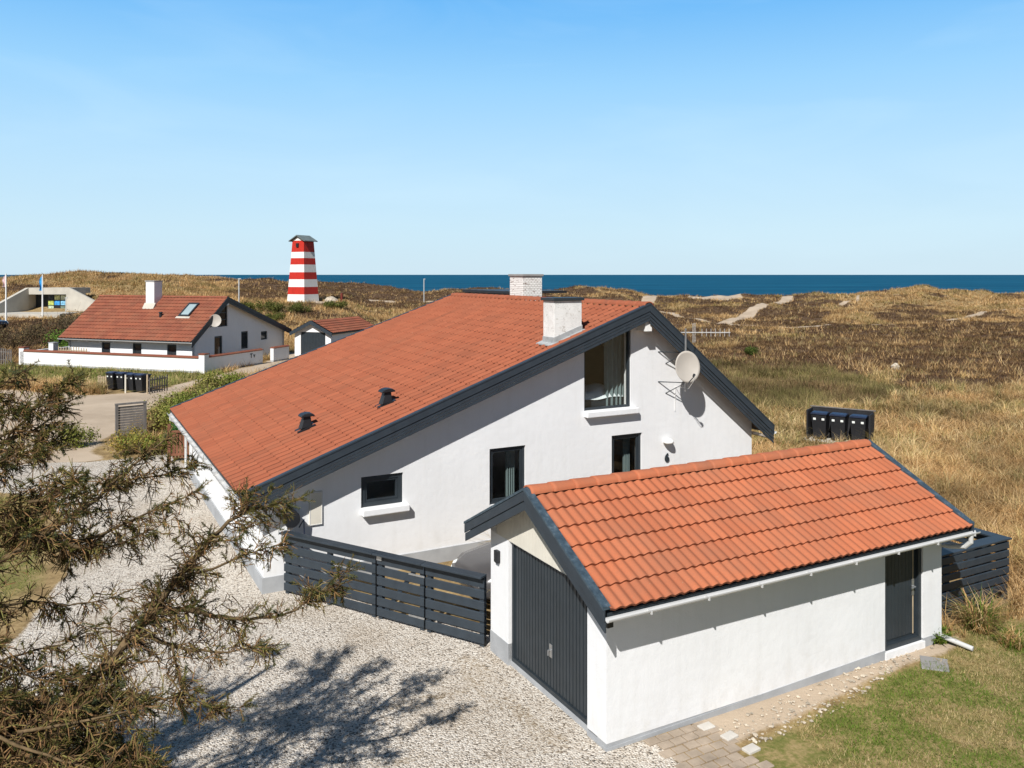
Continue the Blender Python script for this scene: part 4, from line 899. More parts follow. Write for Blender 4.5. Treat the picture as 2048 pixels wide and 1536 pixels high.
# ------------------------------------------------------------------ cars
def make_car(name, label, X, Y, rz, paint, z=None):
    t = thing(name, label, 'car', (X, Y, float(ground_z(X, Y)) if z is None else z), rz)
    # body sections along the length (front = +x): x, half width, bottom z, belt z
    prof = [(-2.1, .62, .45, .80), (-2.02, .80, .30, .92), (-1.5, .86, .22, .96), (-.5, .87, .20, .95), (.6, .87, .20, .93), (1.2, .86, .22, .90), (1.8, .82, .26, .80), (2.08, .68, .34, .66), (2.14, .5, .42, .56)]
    mb = MB(); vs = []; fs = []
    for (x, hw, zb, zt) in prof:
        ring = [(-hw*.9, zb), (-hw, zb+.1), (-hw, zb+(zt-zb)*.6), (-hw*.93, zt-.04), (-hw*.7, zt), (hw*.7, zt), (hw*.93, zt-.04), (hw, zb+(zt-zb)*.6), (hw, zb+.1), (hw*.9, zb)]
        vs += [(x, a, b) for a, b in ring]
    n = 10
    for i in range(len(prof)-1):
        for k in range(n): fs.append((i*n+k, i*n+(k+1) % n, (i+1)*n+(k+1) % n, (i+1)*n+k))
    fs += [tuple(range(n)), tuple((len(prof)-1)*n+k for k in range(n))]
    mb.add(vs, fs); mb.build('body', paint, t, smooth=True)
    cab = [(-2.0, .70, .93), (-1.55, .60, 1.36), (-.9, .57, 1.47), (.0, .57, 1.46), (.35, .60, 1.36), (1.0, .74, .93)]
    mb = MB(); vs = []; fs = []
    for (x, hw, z_) in cab: vs += [(x, -hw, z_), (x, hw, z_)]
    for (x, hw, z_) in cab: vs += [(x, -.78, .90), (x, .78, .90)]
    m = len(cab)
    for i in range(m-1): fs += [(2*i, 2*i+1, 2*i+3, 2*i+2), (2*i, 2*i+2, 2*m+2*i+2, 2*m+2*i), (2*i+1, 2*m+2*i+1, 2*m+2*i+3, 2*i+3)]
    mb.add(vs, fs).build('cabin', DARKGL, t)
    mb = MB(); vs = []
    for (x, hw, z_) in cab[1:5]: vs += [(x, -hw-.012, z_+.012), (x, hw+.012, z_+.012)]
    mb.add(vs, [(2*i, 2*i+1, 2*i+3, 2*i+2) for i in range(3)]).build('roof_panel', paint, t)
    for x in (-1.3, 1.32):
        for s in (-1, 1):
            w_ = MB().tube([(x, s*.68, .31), (x, s*.70, .31), (x, s*.86, .31), (x, s*.88, .31)], [.29, .31, .31, .28], 20).build('wheel', RUBBER, t)
            MB().tube([(x, s*.86, .31), (x, s*.887, .31)], .19, 14).build('rim', METAL, w_)
    for s in (-1, 1):
        MB().hexa([(1.98, s*.52-.13, .58), (2.10, s*.52-.13, .56), (2.10, s*.52+.13, .56), (1.98, s*.52+.13, .58)], [(1.94, s*.52-.13, .70), (2.04, s*.52-.13, .67), (2.04, s*.52+.13, .67), (1.94, s*.52+.13, .70)]).build('headlight', STICK, t)
        MB().box(-2.13, -2.02, s*.6-.1, s*.6+.1, .66, .80).build('tail_light', REDP, t)
        MB().box(.72, .85, s*.88-.09, s*.88+.09, .92, 1.04).build('mirror', paint, t, bevel=.02)
    return t
cx_, cy_ = plot(9.05, 14.85)
make_car('parked_car', 'dark grey car parked behind the slatted gate beside the garage', cx_, cy_, YAW+math.pi, CARP, 0.0)
make_car('parked_car', 'black car parked below the flagpole at the far left', -54.6, 86.5, math.radians(-12), CARP2)

# ------------------------------------------------------------------ the neighbour's house
NR = math.atan2(-.327, .945)
NO = (-21.9, 57.0)
nb = thing('neighbour_house', 'white house with a brown red roof behind a low garden wall', 'house', (NO[0], NO[1], 0), NR)
def n2w(x, y): return (NO[0]+math.cos(NR)*x-math.sin(NR)*y, NO[1]+math.sin(NR)*x+math.cos(NR)*y)
NL, NM = 11.0, 10.75        # facade length (local -x), gable depth (local y)
nr_y, nr_z, ne_z = 3.3, 4.84, 1.93
def nroof(y): return nr_z-(nr_y-y)*.765 if y < nr_y else nr_z-(y-nr_y)*.355
nwt = lambda y: nroof(y)-.12
FPn = lambda a, z, d: (a, d, z)
GPn = lambda a, z, d: (-d, a, z)
fops = [(-7.9, -7.12, .25, 1.66, 1.66), (-5.12, -4.34, .25, 1.66, 1.66), (-2.12, -1.32, .25, 1.66, 1.66)]
gops = [(2.95, 4.15, 2.55, 4.28, 4.0), (2.75, 3.75, .15, 2.15, 2.15), (5.5, 6.2, .85, 2.2, 2.2), (7.8, 8.5, 1.35, 2.0, 2.0)]
gops = [(2.62, 3.72, 2.75, nroof(2.62)-.32, nroof(3.72)-.32), (2.3, 3.15, .15, 2.1, 2.1), (5.3, 6.1, .95, 2.25, 2.25), (7.7, 8.5, 1.45, 2.1, 2.1)]
mb = MB(); wall_panel(mb, -NL, 0, 0, lambda a: 2.25, [], fops, FPn, .25); wall_panel(mb, 0.26, NM, 0, nwt, [nr_y, 2.6], gops, GPn, .25)
mb.quad((0, 0, 0), (0, .26, 0), (0, .26, nwt(.26)), (0, 0, nwt(0))); mb.box(-NL, 0, NM-.25, NM, 0, 2.0); mb.prism([(0, 0), (NM-.25, 0), (NM-.25, nwt(NM-.25)), (nr_y, nwt(nr_y)), (0, nwt(0))], lambda a, z, d: (d, a, z), -NL, -NL+.25)
mb.build('wall', PLASTER, nb)
for o_ in fops: window_unit(nb, o_, FPn, (0, 0, 0), SLATE2, DARKGL, fr=.08, d=.05)
window_unit(nb, gops[0], GPn, (0, 0, 0), SLATE2, DARKGL, fr=.07, d=.05, mull=(('h', 3.25), ('h', 3.75)), sash=False)
window_unit(nb, gops[1], GPn, (0, 0, 0), SLATE2, DARKGL, name='door', fr=.09, d=.05)
window_unit(nb, gops[2], GPn, (0, 0, 0), SLATE2, DARKGL, fr=.07, d=.05); window_unit(nb, gops[3], GPn, (0, 0, 0), SLATE2, DARKGL, fr=.07, d=.05)
ney0, ney1 = -.5, 11.2; nxa, nxb = -NL-.35, .38
mb = MB(); mb.prism([(ney0, nroof(ney0)-.14), (nr_y, nr_z-.14), (nr_y, nr_z-.02), (ney0, nroof(ney0)-.02)], lambda a, z, d: (d, a, z), nxa+.03, nxb-.03)
mb.prism([(nr_y, nr_z-.14), (ney1, nroof(ney1)-.14), (ney1, nroof(ney1)-.02), (nr_y, nr_z-.02)], lambda a, z, d: (d, a, z), nxa+.03, nxb-.03)
nrf = mb.build('roof', SLATE2, nb)
l0 = math.hypot(nr_y-ney0, nr_z-nroof(ney0)); vv = (0, (nr_y-ney0)/l0, (nr_z-nroof(ney0))/l0)
tile_roof('roof_tiles', TILE_NEI, nrf, (nxa, ney0, nroof(ney0)), (1, 0, 0), vv, (0, -vv[2], vv[1]), nxb-nxa, l0-.05, .3, 13, lip=.04, amp=.04, seg=6)
l1 = math.hypot(ney1-nr_y, nr_z-nroof(ney1)); vb = (0, -(ney1-nr_y)/l1, (nr_z-nroof(ney1))/l1)
tile_roof('roof_tiles', TILE_NEI, nrf, (nxb, ney1, nroof(ney1)), (-1, 0, 0), vb, (0, vb[2], -vb[1]), nxb-nxa, l1-.05, .3, 22, lip=.04, amp=.04, seg=6)
ridge_tiles('ridge_tiles', TILE_NEI, nrf, (nxa, nr_y, nr_z), (nxb, nr_y, nr_z), .14, 26)
for xf, sgn in ((nxa, 1), (nxb, -1)):
    PN = (lambda a, z, d, xf=xf, sgn=sgn: (xf+sgn*d, a, z))
    mb = MB(); barge(mb, [(-.05, .2, -.04, 0), (.21, .42, -.02, .012)], ney0, nroof(ney0), nr_y, nr_z, PN); mb.build('bargeboard', SLATE2, nb)
    mb = MB(); barge(mb, [(-.05, .2, -.04, 0), (.21, .38, -.02, .012)], nr_y, nr_z, ney1, nroof(ney1), PN); mb.build('bargeboard', SLATE2, nb)
mb = MB(); gutter(mb, (nxa, ney0-.06, nroof(ney0)-.05), (nxb, ney0-.06, nroof(ney0)-.05), .08); mb.tube([(nxa+.5, ney0-.05, 1.85), (nxa+.5, -.05, 1.6), (nxa+.5, -.05, .1)], .045, 8); mb.build('gutter', GUTTER, nb)
cxn = -5.75
c = MB().box(cxn-.38, cxn+.38, 2.35, 3.15, 3.6, 5.98).build('chimney', PLASTER, nrf); MB().box(cxn-.42, cxn+.42, 2.3, 3.2, 5.982, 6.05).build('cap', PLINTH, c)
MB().prism([(2.1, nroof(2.1)+.03), (2.36, nroof(2.36)+.03), (2.36, nroof(2.36)+.3), (2.1, nroof(2.1)+.09)], lambda a, z, d: (d, a, z), cxn-.5, cxn+.5).build('flashing', CONC, c)
PS = lambda a, s, d: (a, ney0+s*vv[1]-d*vv[2], nroof(ney0)+s*vv[2]+d*vv[1])
sk = MB().ring([(-2.45, 2.55), (-1.55, 2.55), (-1.55, 4.0), (-2.45, 4.0)], [(-2.35, 2.67), (-1.65, 2.67), (-1.65, 3.88), (-2.35, 3.88)], PS, .02, .14).build('skylight', SLATE2, nrf)
MB().prism([(-2.36, 2.66), (-1.64, 2.66), (-1.64, 3.89), (-2.36, 3.89)], PS, .08, .09).build('pane', SKYGL, sk); MB().prism([(-2.6, 2.35), (-1.4, 2.35), (-1.4, 2.54), (-2.6, 2.54)], PS, .05, .07).build('flashing', CONC, sk)
v_ = PS(-4.0, 2.5, 0); rv = MB().tube([v_, (v_[0], v_[1], v_[2]+.3)], .11, 10).build('roof_vent', BLACK, nrf); MB().tube([(v_[0], v_[1], v_[2]+.302), (v_[0], v_[1], v_[2]+.38)], [.17, .1], 10).build('hood', BLACK, rv)
MB().box(.02, .38, nr_y-.12, nr_y+.12, nr_z-.55, nr_z-.3).build('ridge_beam', WHITEP, nb)
X, Y = n2w(.5, 1.75); t = thing('satellite_dish', 'small round satellite dish on the shaded gable of the far white house', 'satellite dish', (X, Y, 3.25), NR)
MB().tube([(-.48, .1, -.45), (0, 0, -.3), (0, 0, .3)], .03, 6).build('bracket', SLATE2, t)
vs = []; fs = []; dn2 = Vector((.55, -.82, .2)).normalized(); da2 = Vector((0, 0, 1)).cross(dn2).normalized(); db2 = dn2.cross(da2)
for i in range(5):
    for k in range(20): q = 2*math.pi*k/20; vs.append(Vector((0, 0, .0))+da2*(.42*i/4*math.cos(q))+db2*(.45*i/4*math.sin(q))+dn2*(.08*(i/4)**2+.06))
for i in range(4):
    for k in range(20): fs.append((i*20+k, i*20+(k+1) % 20, (i+1)*20+(k+1) % 20, (i+1)*20+k))
MB().add(vs, fs).build('dish', DISHM, t, smooth=True)
# neighbour's garage
X, Y = (-15.55-1.75, 66.3); ng = thing('small_garage', 'small white garage with a brown red roof beside the far white house', 'garage', (X, Y, 0), NR)
gw, gl, gz_, ga = 3.3, 6.8, 1.95, 2.75
mb = MB(); wall_panel(mb, 0, gw, 0, lambda a: gz_+(ga-gz_)*(1-abs(a-gw/2)/(gw/2))-.06, [gw/2], [(.55, gw-.5, .0, 1.95, 1.95)], FPn, .2); mb.box(0, .2, .2, gl, 0, gz_-.08); mb.box(gw-.2, gw, .2, gl, 0, gz_-.08); mb.box(.2, gw-.2, gl-.2, gl, 0, gz_-.08); mb.build('wall', PLASTER, ng)
mb = MB(); mb.box(.56, gw-.51, .08, .12, .02, 1.94); [mb.box(a, a+.12, .065, .08, .1, 1.9) for a in np.arange(.6, gw-.65, .14)]; mb.build('garage_door', SLATE2, ng)
mb = MB()
for s in (-1, 1): mb.prism([(gw/2, ga), (gw/2+s*(gw/2+.25), gz_-.15), (gw/2+s*(gw/2+.25), gz_-.05), (gw/2, ga+.1)], lambda a, z, d: (a, d, z), -.3, gl+.2)
gr_ = mb.build('roof', SLATE2, ng)
sll = math.hypot(gw/2+.25, ga+.1-gz_+.05); uu = ((gw/2+.25)/sll, 0, (ga-gz_+.15)/sll)
tile_roof('roof_tiles', TILE_NEI, gr_, (-.25, gl+.2, gz_-.03), (0, -1, 0), uu, (-uu[2], 0, uu[0]), gl+.45, sll-.03, .3, 6, lip=.04, amp=.04, seg=6)
tile_roof('roof_tiles', TILE_NEI, gr_, (gw+.25, -.25, gz_-.03), (0, 1, 0), (-uu[0], 0, uu[2]), (uu[2], 0, uu[0]), gl+.45, sll-.03, .3, 6, lip=.04, amp=.04, seg=6)
mb = MB()
for s in (-1, 1): mb.prism([(gw/2, ga-.16), (gw/2+s*(gw/2+.27), gz_-.31), (gw/2+s*(gw/2+.27), gz_-.02), (gw/2, ga+.13)], lambda a, z, d: (a, d, z), -.34, -.30)
mb.build('bargeboard', SLATE, ng)
# garden wall with tiled coping
gwl = thing('garden_wall', 'low white garden wall with a red tile coping round the far house', 'wall', (-20.2, 54.66, 0), NR)
Lw = 16.1
mb = MB(); mb.box(-Lw, -.45, 0, .28, .12, .98); mb.box(-.28, 0, .45, 6.3, .12, 1.0); mb.box(-.28, 0, 7.6, 9.6, .12, 1.0); mb.box(-Lw, -Lw+.28, .28, 9, .12, .98); mb.build('wall_panel', PLASTER, gwl)
mb = MB(); mb.box(-Lw+.01, -.46, .01, .27, -.2, .12); mb.box(-.27, -.01, .46, 6.29, -.2, .12); mb.box(-.27, -.01, 7.61, 9.59, -.2, .12); mb.build('plinth', PLINTH, gwl)
for x, y in ((-.45, 0), (-Lw-.1, 0)):
    p_ = MB().box(x, x+.45, y, y+.45, -.2, 1.22).build('pier', PLASTER, gwl); MB().box(x-.04, x+.49, y-.04, y+.49, 1.222, 1.29).build('cap', TILE_NEI, p_)
MB().prism([(-.06, .985), (.34, .985), (.34, 1.03), (.14, 1.12), (-.06, 1.03)], lambda a, z, d: (d, a, z), -Lw+.35, -.46).build('coping', TILE_NEI, gwl)
MB().prism([(-.34, 1.004), (.06, 1.004), (.06, 1.05), (-.14, 1.14), (-.34, 1.05)], lambda a, z, d: (a, d, z), .46, 6.3).build('coping', TILE_NEI, gwl)
MB().prism([(-.34, 1.004), (.06, 1.004), (.06, 1.05), (-.14, 1.14), (-.34, 1.05)], lambda a, z, d: (a, d, z), 7.6, 9.6).build('coping', TILE_NEI, gwl)
text_mesh('wall_letters', 'T v', .42, SLATE2, gwl, (.01, 5.1, .70), (math.radians(90), 0, math.radians(90)))
X, Y = (-33.6, 58.8+2.2); t = thing('small_outbuilding_chimney', 'small white box chimney showing above the garden wall', 'chimney', (X, Y, 0), NR)
MB().box(-.22, .22, -.22, .22, 0, 1.5).build('stack', PLASTER, t); MB().box(-.25, .25, -.25, .25, 1.502, 1.54).build('cap', PLINTH, t)
paling('picket_fence', 'short row of pale pickets between the garden wall and the far house', -33.0, 60.6, NR, 2.6, 1.3, 12, TANW)
paling('paling_fence', 'dark weathered paling fence at the left end of the garden wall', -38.0, 60.3, NR, 2.3, 1.25, 14, GREYW)

# ------------------------------------------------------------------ the daymark tower
TX, TY = -27.6, 110.0; TZ = float(ground_z(TX, TY))
tw = thing('beacon_tower', 'tapered wooden beacon tower banded in red and white on the dune', 'tower', (TX, TY, TZ), math.radians(-27))
hb, ht, TH = 1.46, .97, 3.0-TZ+7.95
zs = [0, .1, .222, .336, .462, .568, .69, .79, .885, 1.0]
for k, (a, b) in enumerate(zip([0, .125, .245, .37, .485, .61, .715, .815], [.125, .245, .37, .485, .61, .715, .815, 1.0])):
    ra, rb = hb+(ht-hb)*a, hb+(ht-hb)*b
    mb = MB(); n = 14
    za, zb_ = a*TH, b*TH-.001
    for s in range(4):
        q = math.radians(90*s); c_, s_ = math.cos(q), math.sin(q)
        for j in range(n):
            t0, t1 = -1+2*j/n, -1+2*(j+1)/n; g_ = .012
            pts = []
            for (rad, zz) in ((ra, za), (rb, zb_)):
                for (tt_, d_) in ((t0+g_, 0), (t1-g_, 0)): pts.append((rad*1.0, tt_*rad, zz))
            pts = [(x*c_-y*s_, x*s_+y*c_, z) for x, y, z in pts]
            mb.quad(pts[0], pts[1], pts[3], pts[2])
        qd = [(ra-.02, -ra, za), (ra-.02, ra, za), (rb-.02, rb, zb_), (rb-.02, -rb, zb_)]; mb.quad(*[(x*c_-y*s_, x*s_+y*c_, z) for x, y, z in qd])
    mb.build('red_band' if k % 2 else 'white_band', REDP if k % 2 else WHITEP, tw)
mb = MB()
mb.prism([(-1.35, TH-.12), (0, TH+.62), (1.35, TH-.12), (1.35, TH-.02), (0, TH+.74), (-1.35, TH-.02)], lambda a, z, d: (a, d, z), -1.3, 1.3)
mb.build('roof', LEADG, tw)
MB().prism([(-1.0, TH+.002), (1.0, TH+.002), (0, TH+.54)], lambda a, z, d: (a, d, z), -.99, -.95).build('gable', WHITEP, tw)
MB().box(-.22, .18, -1.16, -1.02, TH-.85, TH-.35).build('hatch', BLACK, tw); MB().box(-1.55, -1.33, -.75, .2, TH*.42, TH*.42+.35).build('plaque', BLACK, tw)
mb = MB(); mb.box(-1.58, 1.58, -1.58, 1.58, -.6, -.002); mb.build('foundation', CONC, tw)
o = MB().tube([(0, 0, -.1), (0, 0, .25), (.05, 0, .55), (.1, 0, .75)], [.85, .95, .7, .2], 9).build('boulder', STONEM); o.location = (-23.6, 109, float(ground_z(-23.6, 109))); tag(o, 'pale boulder on the dune right of the striped tower', 'boulder')
post('red_post', 'red wooden post beside the pale boulder near the striped tower', -22.2, 108.5, 1.25, .16, simple('rust_red_wood', (.16, .035, .025), .8, .2))

# ------------------------------------------------------------------ concrete visitor building in the dune
BX0, BX1, BD = -60.4, -55.7, 104.0
bk = thing('concrete_building', 'pale concrete building sunk into the dune with sloping wing walls', 'building', (-58, BD, 0), 0)
BO = (-58, BD, 0)
zt, zl, zf = 4.85, 4.02, 1.9
mb = MB(BO); mb.box(BX0, BX1, BD, BD+.5, zl, zt); mb.box(BX0-.3, BX0, BD, BD+4, .5, zt); mb.box(BX1, BX1+.4, BD, BD+4, .5, zt); mb.box(BX0, BX1, BD+.5, BD+6, zl+.05, zt-.05)
mb.build('wall', CONC, bk)
MB(BO).hexa([(-62.3, 98.5, .3), (-61.9, 98.5, .3), (BX0, BD, .3), (BX0-.4, BD, .3)], [(-62.3, 98.5, 2.35), (-61.9, 98.5, 2.35), (BX0, BD, zt-.02), (BX0-.4, BD, zt-.02)]).build('wing_wall', CONC, bk)
MB(BO).hexa([(BX1+.4, BD, .3), (-51.6, BD-.6, .3), (-51.6, BD-.2, .3), (BX1+.4, BD+.4, .3)], [(BX1+.4, BD, zt-.02), (-51.6, BD-.6, 3.1), (-51.6, BD-.2, 3.1), (BX1+.4, BD+.4, zt-.02)]).build('wing_wall', CONC, bk)
MB(BO).box(BX0, BX1, BD+1.6, BD+1.7, 1, zl).build('recess_wall', SLATE2, bk)
cols = [(.5, .6, .45), (.05, .28, .62), (.6, .62, .32), (.14, .18, .14), (.2, .45, .65), (.62, .66, .5), (.4, .46, .12), (.06, .07, .09)]
pn = MB(BO).box(-58.5, -56.1, BD+.9, BD+.95, 1.9, zl).build('glazing', DARKGL, bk)
k = 0
for r in range(3):
    for c in range(3):
        if (r, c) == (0, 1): continue
        MB(BO).box(-58.4+c*.78, -58.4+c*.78+.66, BD+.86, BD+.89, 2.0+r*.66, 2.0+r*.66+.56).build('poster', simple('poster_print', cols[(k*3) % 8], .6, .2, .5, 5), bk); k += 1
MB(BO).box(BX0-1, BX1+3, BD-7, BD+3.2, zf-1.5, zf-.0).build('forecourt', CONC, bk)
def flagpole(label, X, Y, ztop, flag, fz, fl):
    z = float(ground_z(X, Y)); t = thing('flagpole', label, 'flagpole', (X, Y, z)); h = ztop-z
    MB().tube([(0, 0, 0), (0, 0, h)], [.10, .06], 8).build('pole', WHITEP, t)
    n = 14; vs = []; fs = []
    for i in range(n+1):
        a = i/n
        for j in range(7):
            b = j/6; vs.append((-.05-.34*b*(.75+.25*math.sin(a*7)), .16*math.sin(b*9+a*3)*b, h-.15-fl*a-.25*b*(1-a)))
    for i in range(n):
        for j in range(6): fs.append((i*7+j, i*7+j+1, i*7+8+j, i*7+7+j))
    MB().add(vs, fs).build('flag', flag, t, smooth=True)
flagpole('white flagpole with a limp pale flag above the black car', -54.7, 90, 6.6, FLAGW, 0, 1.3)
flagpole('white flagpole with a limp blue flag before the concrete building', -54.7, 97, 6.5, FLAGB, 0, 1.75)
def lamp(label, X, Y, ztop, w_=.05):
    z = float(ground_z(X, Y)); t = thing('lamp_post', label, 'lamp post', (X, Y, z)); MB().tube([(0, 0, -.1), (0, 0, ztop-z)], w_, 7).build('pole', ALU, t); MB().box(-.08, .22, -.08, .08, ztop-z, ztop-z+.1).build('lamp_head', ALU, t)
lamp('thin pale lamp post on the brown dune behind the far gable', -32.8, 100, 5.95, .075)
lamp('small lamp post at the dune edge against the sea', -13.75, 130, 5.75, .08)
lamp('short lamp post at the corner of the concrete entrance', -54.4, 101.5, 3.6, .05)
t = thing('dune_hut', 'low dark flat roofed hut on the crest of the left dune', 'hut', (-62.7, 131, float(ground_z(-62.7, 131))))
MB().box(-1.25, 1.25, -.6, .6, -.4, .25).build('wall', BLACKW, t); MB().box(-1.4, 1.4, -.75, .75, .252, .36).build('roof', BLACK, t)

# ------------------------------------------------------------------ vegetation helpers
def stack_mesh(name, V, F, C, mat, parent=None):
    return np_mesh(name, V, F, mat, parent, {'col': ('FLOAT_COLOR', 'POINT', np.concatenate([C, np.ones((len(C), 1))], 1))})
def blades(base, az, lean, length, width, col, curl=.6, seg3=True):
    """bent blades: base (N,3), az, lean (0 = upright), length, width, col (N,3)"""
    N = len(base); h = np.stack([np.cos(az), np.sin(az), np.zeros(N)], 1); s = np.stack([-np.sin(az), np.cos(az), np.zeros(N)], 1); up = np.array([0, 0, 1.0])
    def pt(t, l): return base + (h*np.sin(l)[:, None]+up*np.cos(l)[:, None])*(length*t)[:, None]
    tip = pt(.5, lean) + (h*np.sin(lean+curl)[:, None]+up*np.cos(lean+curl)[:, None])*(length*.5)[:, None]
    if not seg3:
        V = np.stack([base-s*(width/2)[:, None], base+s*(width/2)[:, None], tip], 1).reshape(-1, 3)
        return V, np.arange(3*N).reshape(-1, 3), np.repeat(col, 3, 0)
    m = pt(.5, lean)
    V = np.stack([base-s*(width/2)[:, None], base+s*(width/2)[:, None], m-s*(width*.4)[:, None], m+s*(width*.4)[:, None], tip], 1).reshape(-1, 3)
    i = 5*np.arange(N)[:, None]
    F = np.concatenate([i+[0, 1, 3], i+[0, 3, 2], i+[2, 3, 4]], 0)
    return V, F, np.repeat(col, 5, 0)
def merge(parts):
    V = []; F = []; C = []; b = 0
    for v, f, c in parts: V.append(v); F.append(f+b); C.append(c); b += len(v)
    return np.concatenate(V), np.concatenate(F), np.concatenate(C)
def pick(pal, n, jit=.25):
    pal = np.array(pal); c = pal[rng.integers(0, len(pal), n)]; return np.clip(c*(1+jit*(rng.random((n, 1))-.5)*2)*(1+.06*(rng.random((n, 3))-.5)), 0, 1)
STRAW = [(.66, .435, .205), (.57, .36, .155), (.47, .29, .12), (.75, .55, .30), (.36, .22, .095), (.26, .165, .075)]
OLIVE = [(.22, .205, .07), (.28, .24, .085), (.17, .155, .06), (.33, .25, .11)]
HEATH = [(.095, .048, .028), (.13, .070, .040), (.065, .036, .023), (.19, .115, .058), (.32, .21, .10)]
GREEN = [(.12, .20, .028), (.16, .23, .04), (.10, .165, .025), (.22, .23, .06)]
DRYL = [(.44, .34, .16), (.36, .27, .12), (.50, .39, .21), (.27, .22, .09)]
TWIG = [(.27, .19, .10), (.17, .125, .065), (.22, .19, .08), (.32, .22, .125)]

def in_rects(X, Y):
    x, y = unplot(X, Y); bad = np.zeros(X.shape, bool)
    for (x0, y0, x1, y1) in FOOT+[(13.6, 9.8, 16.9, 12.8), (7.1, 7.9, 9.0, 9.4)]: bad |= (x > x0-.1) & (x < x1+.1) & (y > y0-.1) & (y < y1+.1)
    dx, dy = X-NO[0], Y-NO[1]; nx = math.cos(-NR)*dx-math.sin(-NR)*dy; ny = math.sin(-NR)*dx+math.cos(-NR)*dy
    bad |= (nx > -NL-.3) & (nx < .3) & (ny > -.3) & (ny < NM+.3)
    bad |= (nx > -15) & (nx < 2) & (ny > -2.0) & (ny < 0)
    bad |= (X > -61.5) & (X < -52) & (Y > 97) & (Y < 108)
    bad |= (np.abs(X-TX) < 1.7) & (np.abs(Y-TY) < 1.7)
    bad |= poly_sd(X, Y, [(-17.8, 65.5), (-13.9, 64.5), (-11.5, 71), (-15.5, 72.5)]) > 0
    c, s = math.cos(-bdir), math.sin(-bdir); dx, dy = X-12.8, Y-32.5; bad |= (np.abs(c*dx-s*dy) < 1.3) & (s*dx+c*dy < .6) & (s*dx+c*dy > -1.5)
    bad |= (np.abs(X+21.5) < 1.6) & (np.abs(Y-46.6) < .8)
    return bad
def sample(n, d0, d1, u0=-260, u1=2300):
    D = np.sqrt(d0*d0+(d1*d1-d0*d0)*rng.random(n)); u = u0+(u1-u0)*rng.random(n); return (u-1024)/1665*D, D, u
def grow():
    straw = []; heath = []; lawn = []; scrub = []
    for (d0, d1, n, nb, far) in ((14, 30, 26000, 16, False), (30, 50, 44000, 10, False), (50, 85, 60000, 7, True), (85, 130, 80000, 5, True), (130, 172, 70000, 4, True)):
        X, Y, u = sample(n, d0, d1); ok = ~in_rects(X, Y); X, Y, u = X[ok], Y[ok], u[ok]
        mg, ms, ml, mh = masks(X, Y); r = rng.random(len(X))
        scr = (poly_sd(X, Y, SCRUB)+(fbm(X, Y, 2.5, 31)-.5)*5 > 0)
        lim = (u < 1000) & (Y < 34)     # drive side: no free-growing dune grass on the drive
        dens = .45+.8*fbm(X, Y, 4.0, 41, 3)
        isH = (mh > r) & (mg < .2) & (ms < .25)
        isS = ~isH & (mg < .15) & (ms < .3) & (ml < .45) & (rng.random(len(X)) < dens) & ~scr
        isL = ~isH & (ml >= .45) & (ms < .5) & (mg < .5)
        # straw
        def emit(sel, nb, L, wd, pal, lean, dst, curl=.7, rad=.12, seg3=True, jit=.25, windb=.0, tj=.22):
            x, y = X[sel], Y[sel]
            if not len(x): return
            z = ground_z(x, y); k = np.repeat(np.arange(len(x)), nb); m = len(k)
            tl = L*(.65+.7*rng.random(len(x))); az = rng.random(m)*6.283; a2 = rng.random(m)*6.283; rd = rad*np.sqrt(rng.random(m))
            base = np.stack([x[k]+rd*np.cos(a2), y[k]+rd*np.sin(a2), z[k]-.02], 1)
            ln = lean*(.3+rng.random(m)); col = pick(pal, m, jit)
            tint = (1+tj*(fbm(x, y, 2.2, 51, 3)-.5)*4)[k][:, None]; tt = pick(pal, len(x), .1)[k]; col = np.clip((col*.55+tt*.45)*tint, 0, 1)
            dst.append(blades(base, az, ln, (tl[k]*(.6+.6*rng.random(m))), wd*(.7+.6*rng.random(m)), col, curl, seg3))
        dm = (d0+d1)/2; wpx = dm/832
        g = (fbm(X, Y, 6, 61, 3) > .56)
        emit(isS & ~g & ~lim, nb, .62 if not far else .62, max(.014, wpx*.5), STRAW, .55, straw, .75, .16 if not far else .28, not far)
        emit(isS & g & ~lim, nb, .55, max(.014, wpx*.5), STRAW+OLIVE, .5, straw, .7, .16 if not far else .28, not far)
        if d0 < 85: emit(isS & ~lim & (rng.random(len(X)) < (.05 if d0 < 50 else .03)), 44 if d0 < 50 else 22, .95, max(.013, wpx*.42), [(.74, .56, .31), (.66, .46, .22), (.50, .36, .15), (.24, .24, .08)], .65, straw, .85, .13, d0 < 50, tj=.3)
        emit(isH, nb, .26 if far else .24, max(.012, wpx*.5), HEATH, .8, heath, .3, .22 if not far else .4, False)
        sg = fbm(X, Y, 3.0, 81, 3)+.1*(rng.random(len(X))-.5)
        emit(scr & (ms < .3) & (sg > .50), nb+4, .50, max(.012, wpx*.42), OLIVE+OLIVE+TWIG, 1.0, scrub, .2, .28, False, tj=.4)
        emit(scr & (ms < .3) & (sg <= .50), nb+4, .42, max(.012, wpx*.42), TWIG+TWIG+OLIVE+HEATH, 1.0, scrub, .2, .28, False, tj=.4)
        if d0 >= 30: emit(isL, nb, .30, max(.012, wpx*.5), GREEN+DRYL, .4, lawn, .5, .2, False)
        if d0 == 14: emit(isL & (Y > 20) & (rng.random(len(X)) < .5), 8, .3, .014, GREEN+DRYL+STRAW, .5, lawn, .6, .15, False)
    # short lawn near the garage
    n = 60000; X = rng.uniform(2, 15, n); Y = rng.uniform(9.5, 16.2, n); ok = ~in_rects(X, Y); X, Y = X[ok], Y[ok]
    mg, ms, ml, mh = masks(X, Y); k = (ml > .35+.5*rng.random(len(X))) & (ms < .4); X, Y = X[k], Y[k]
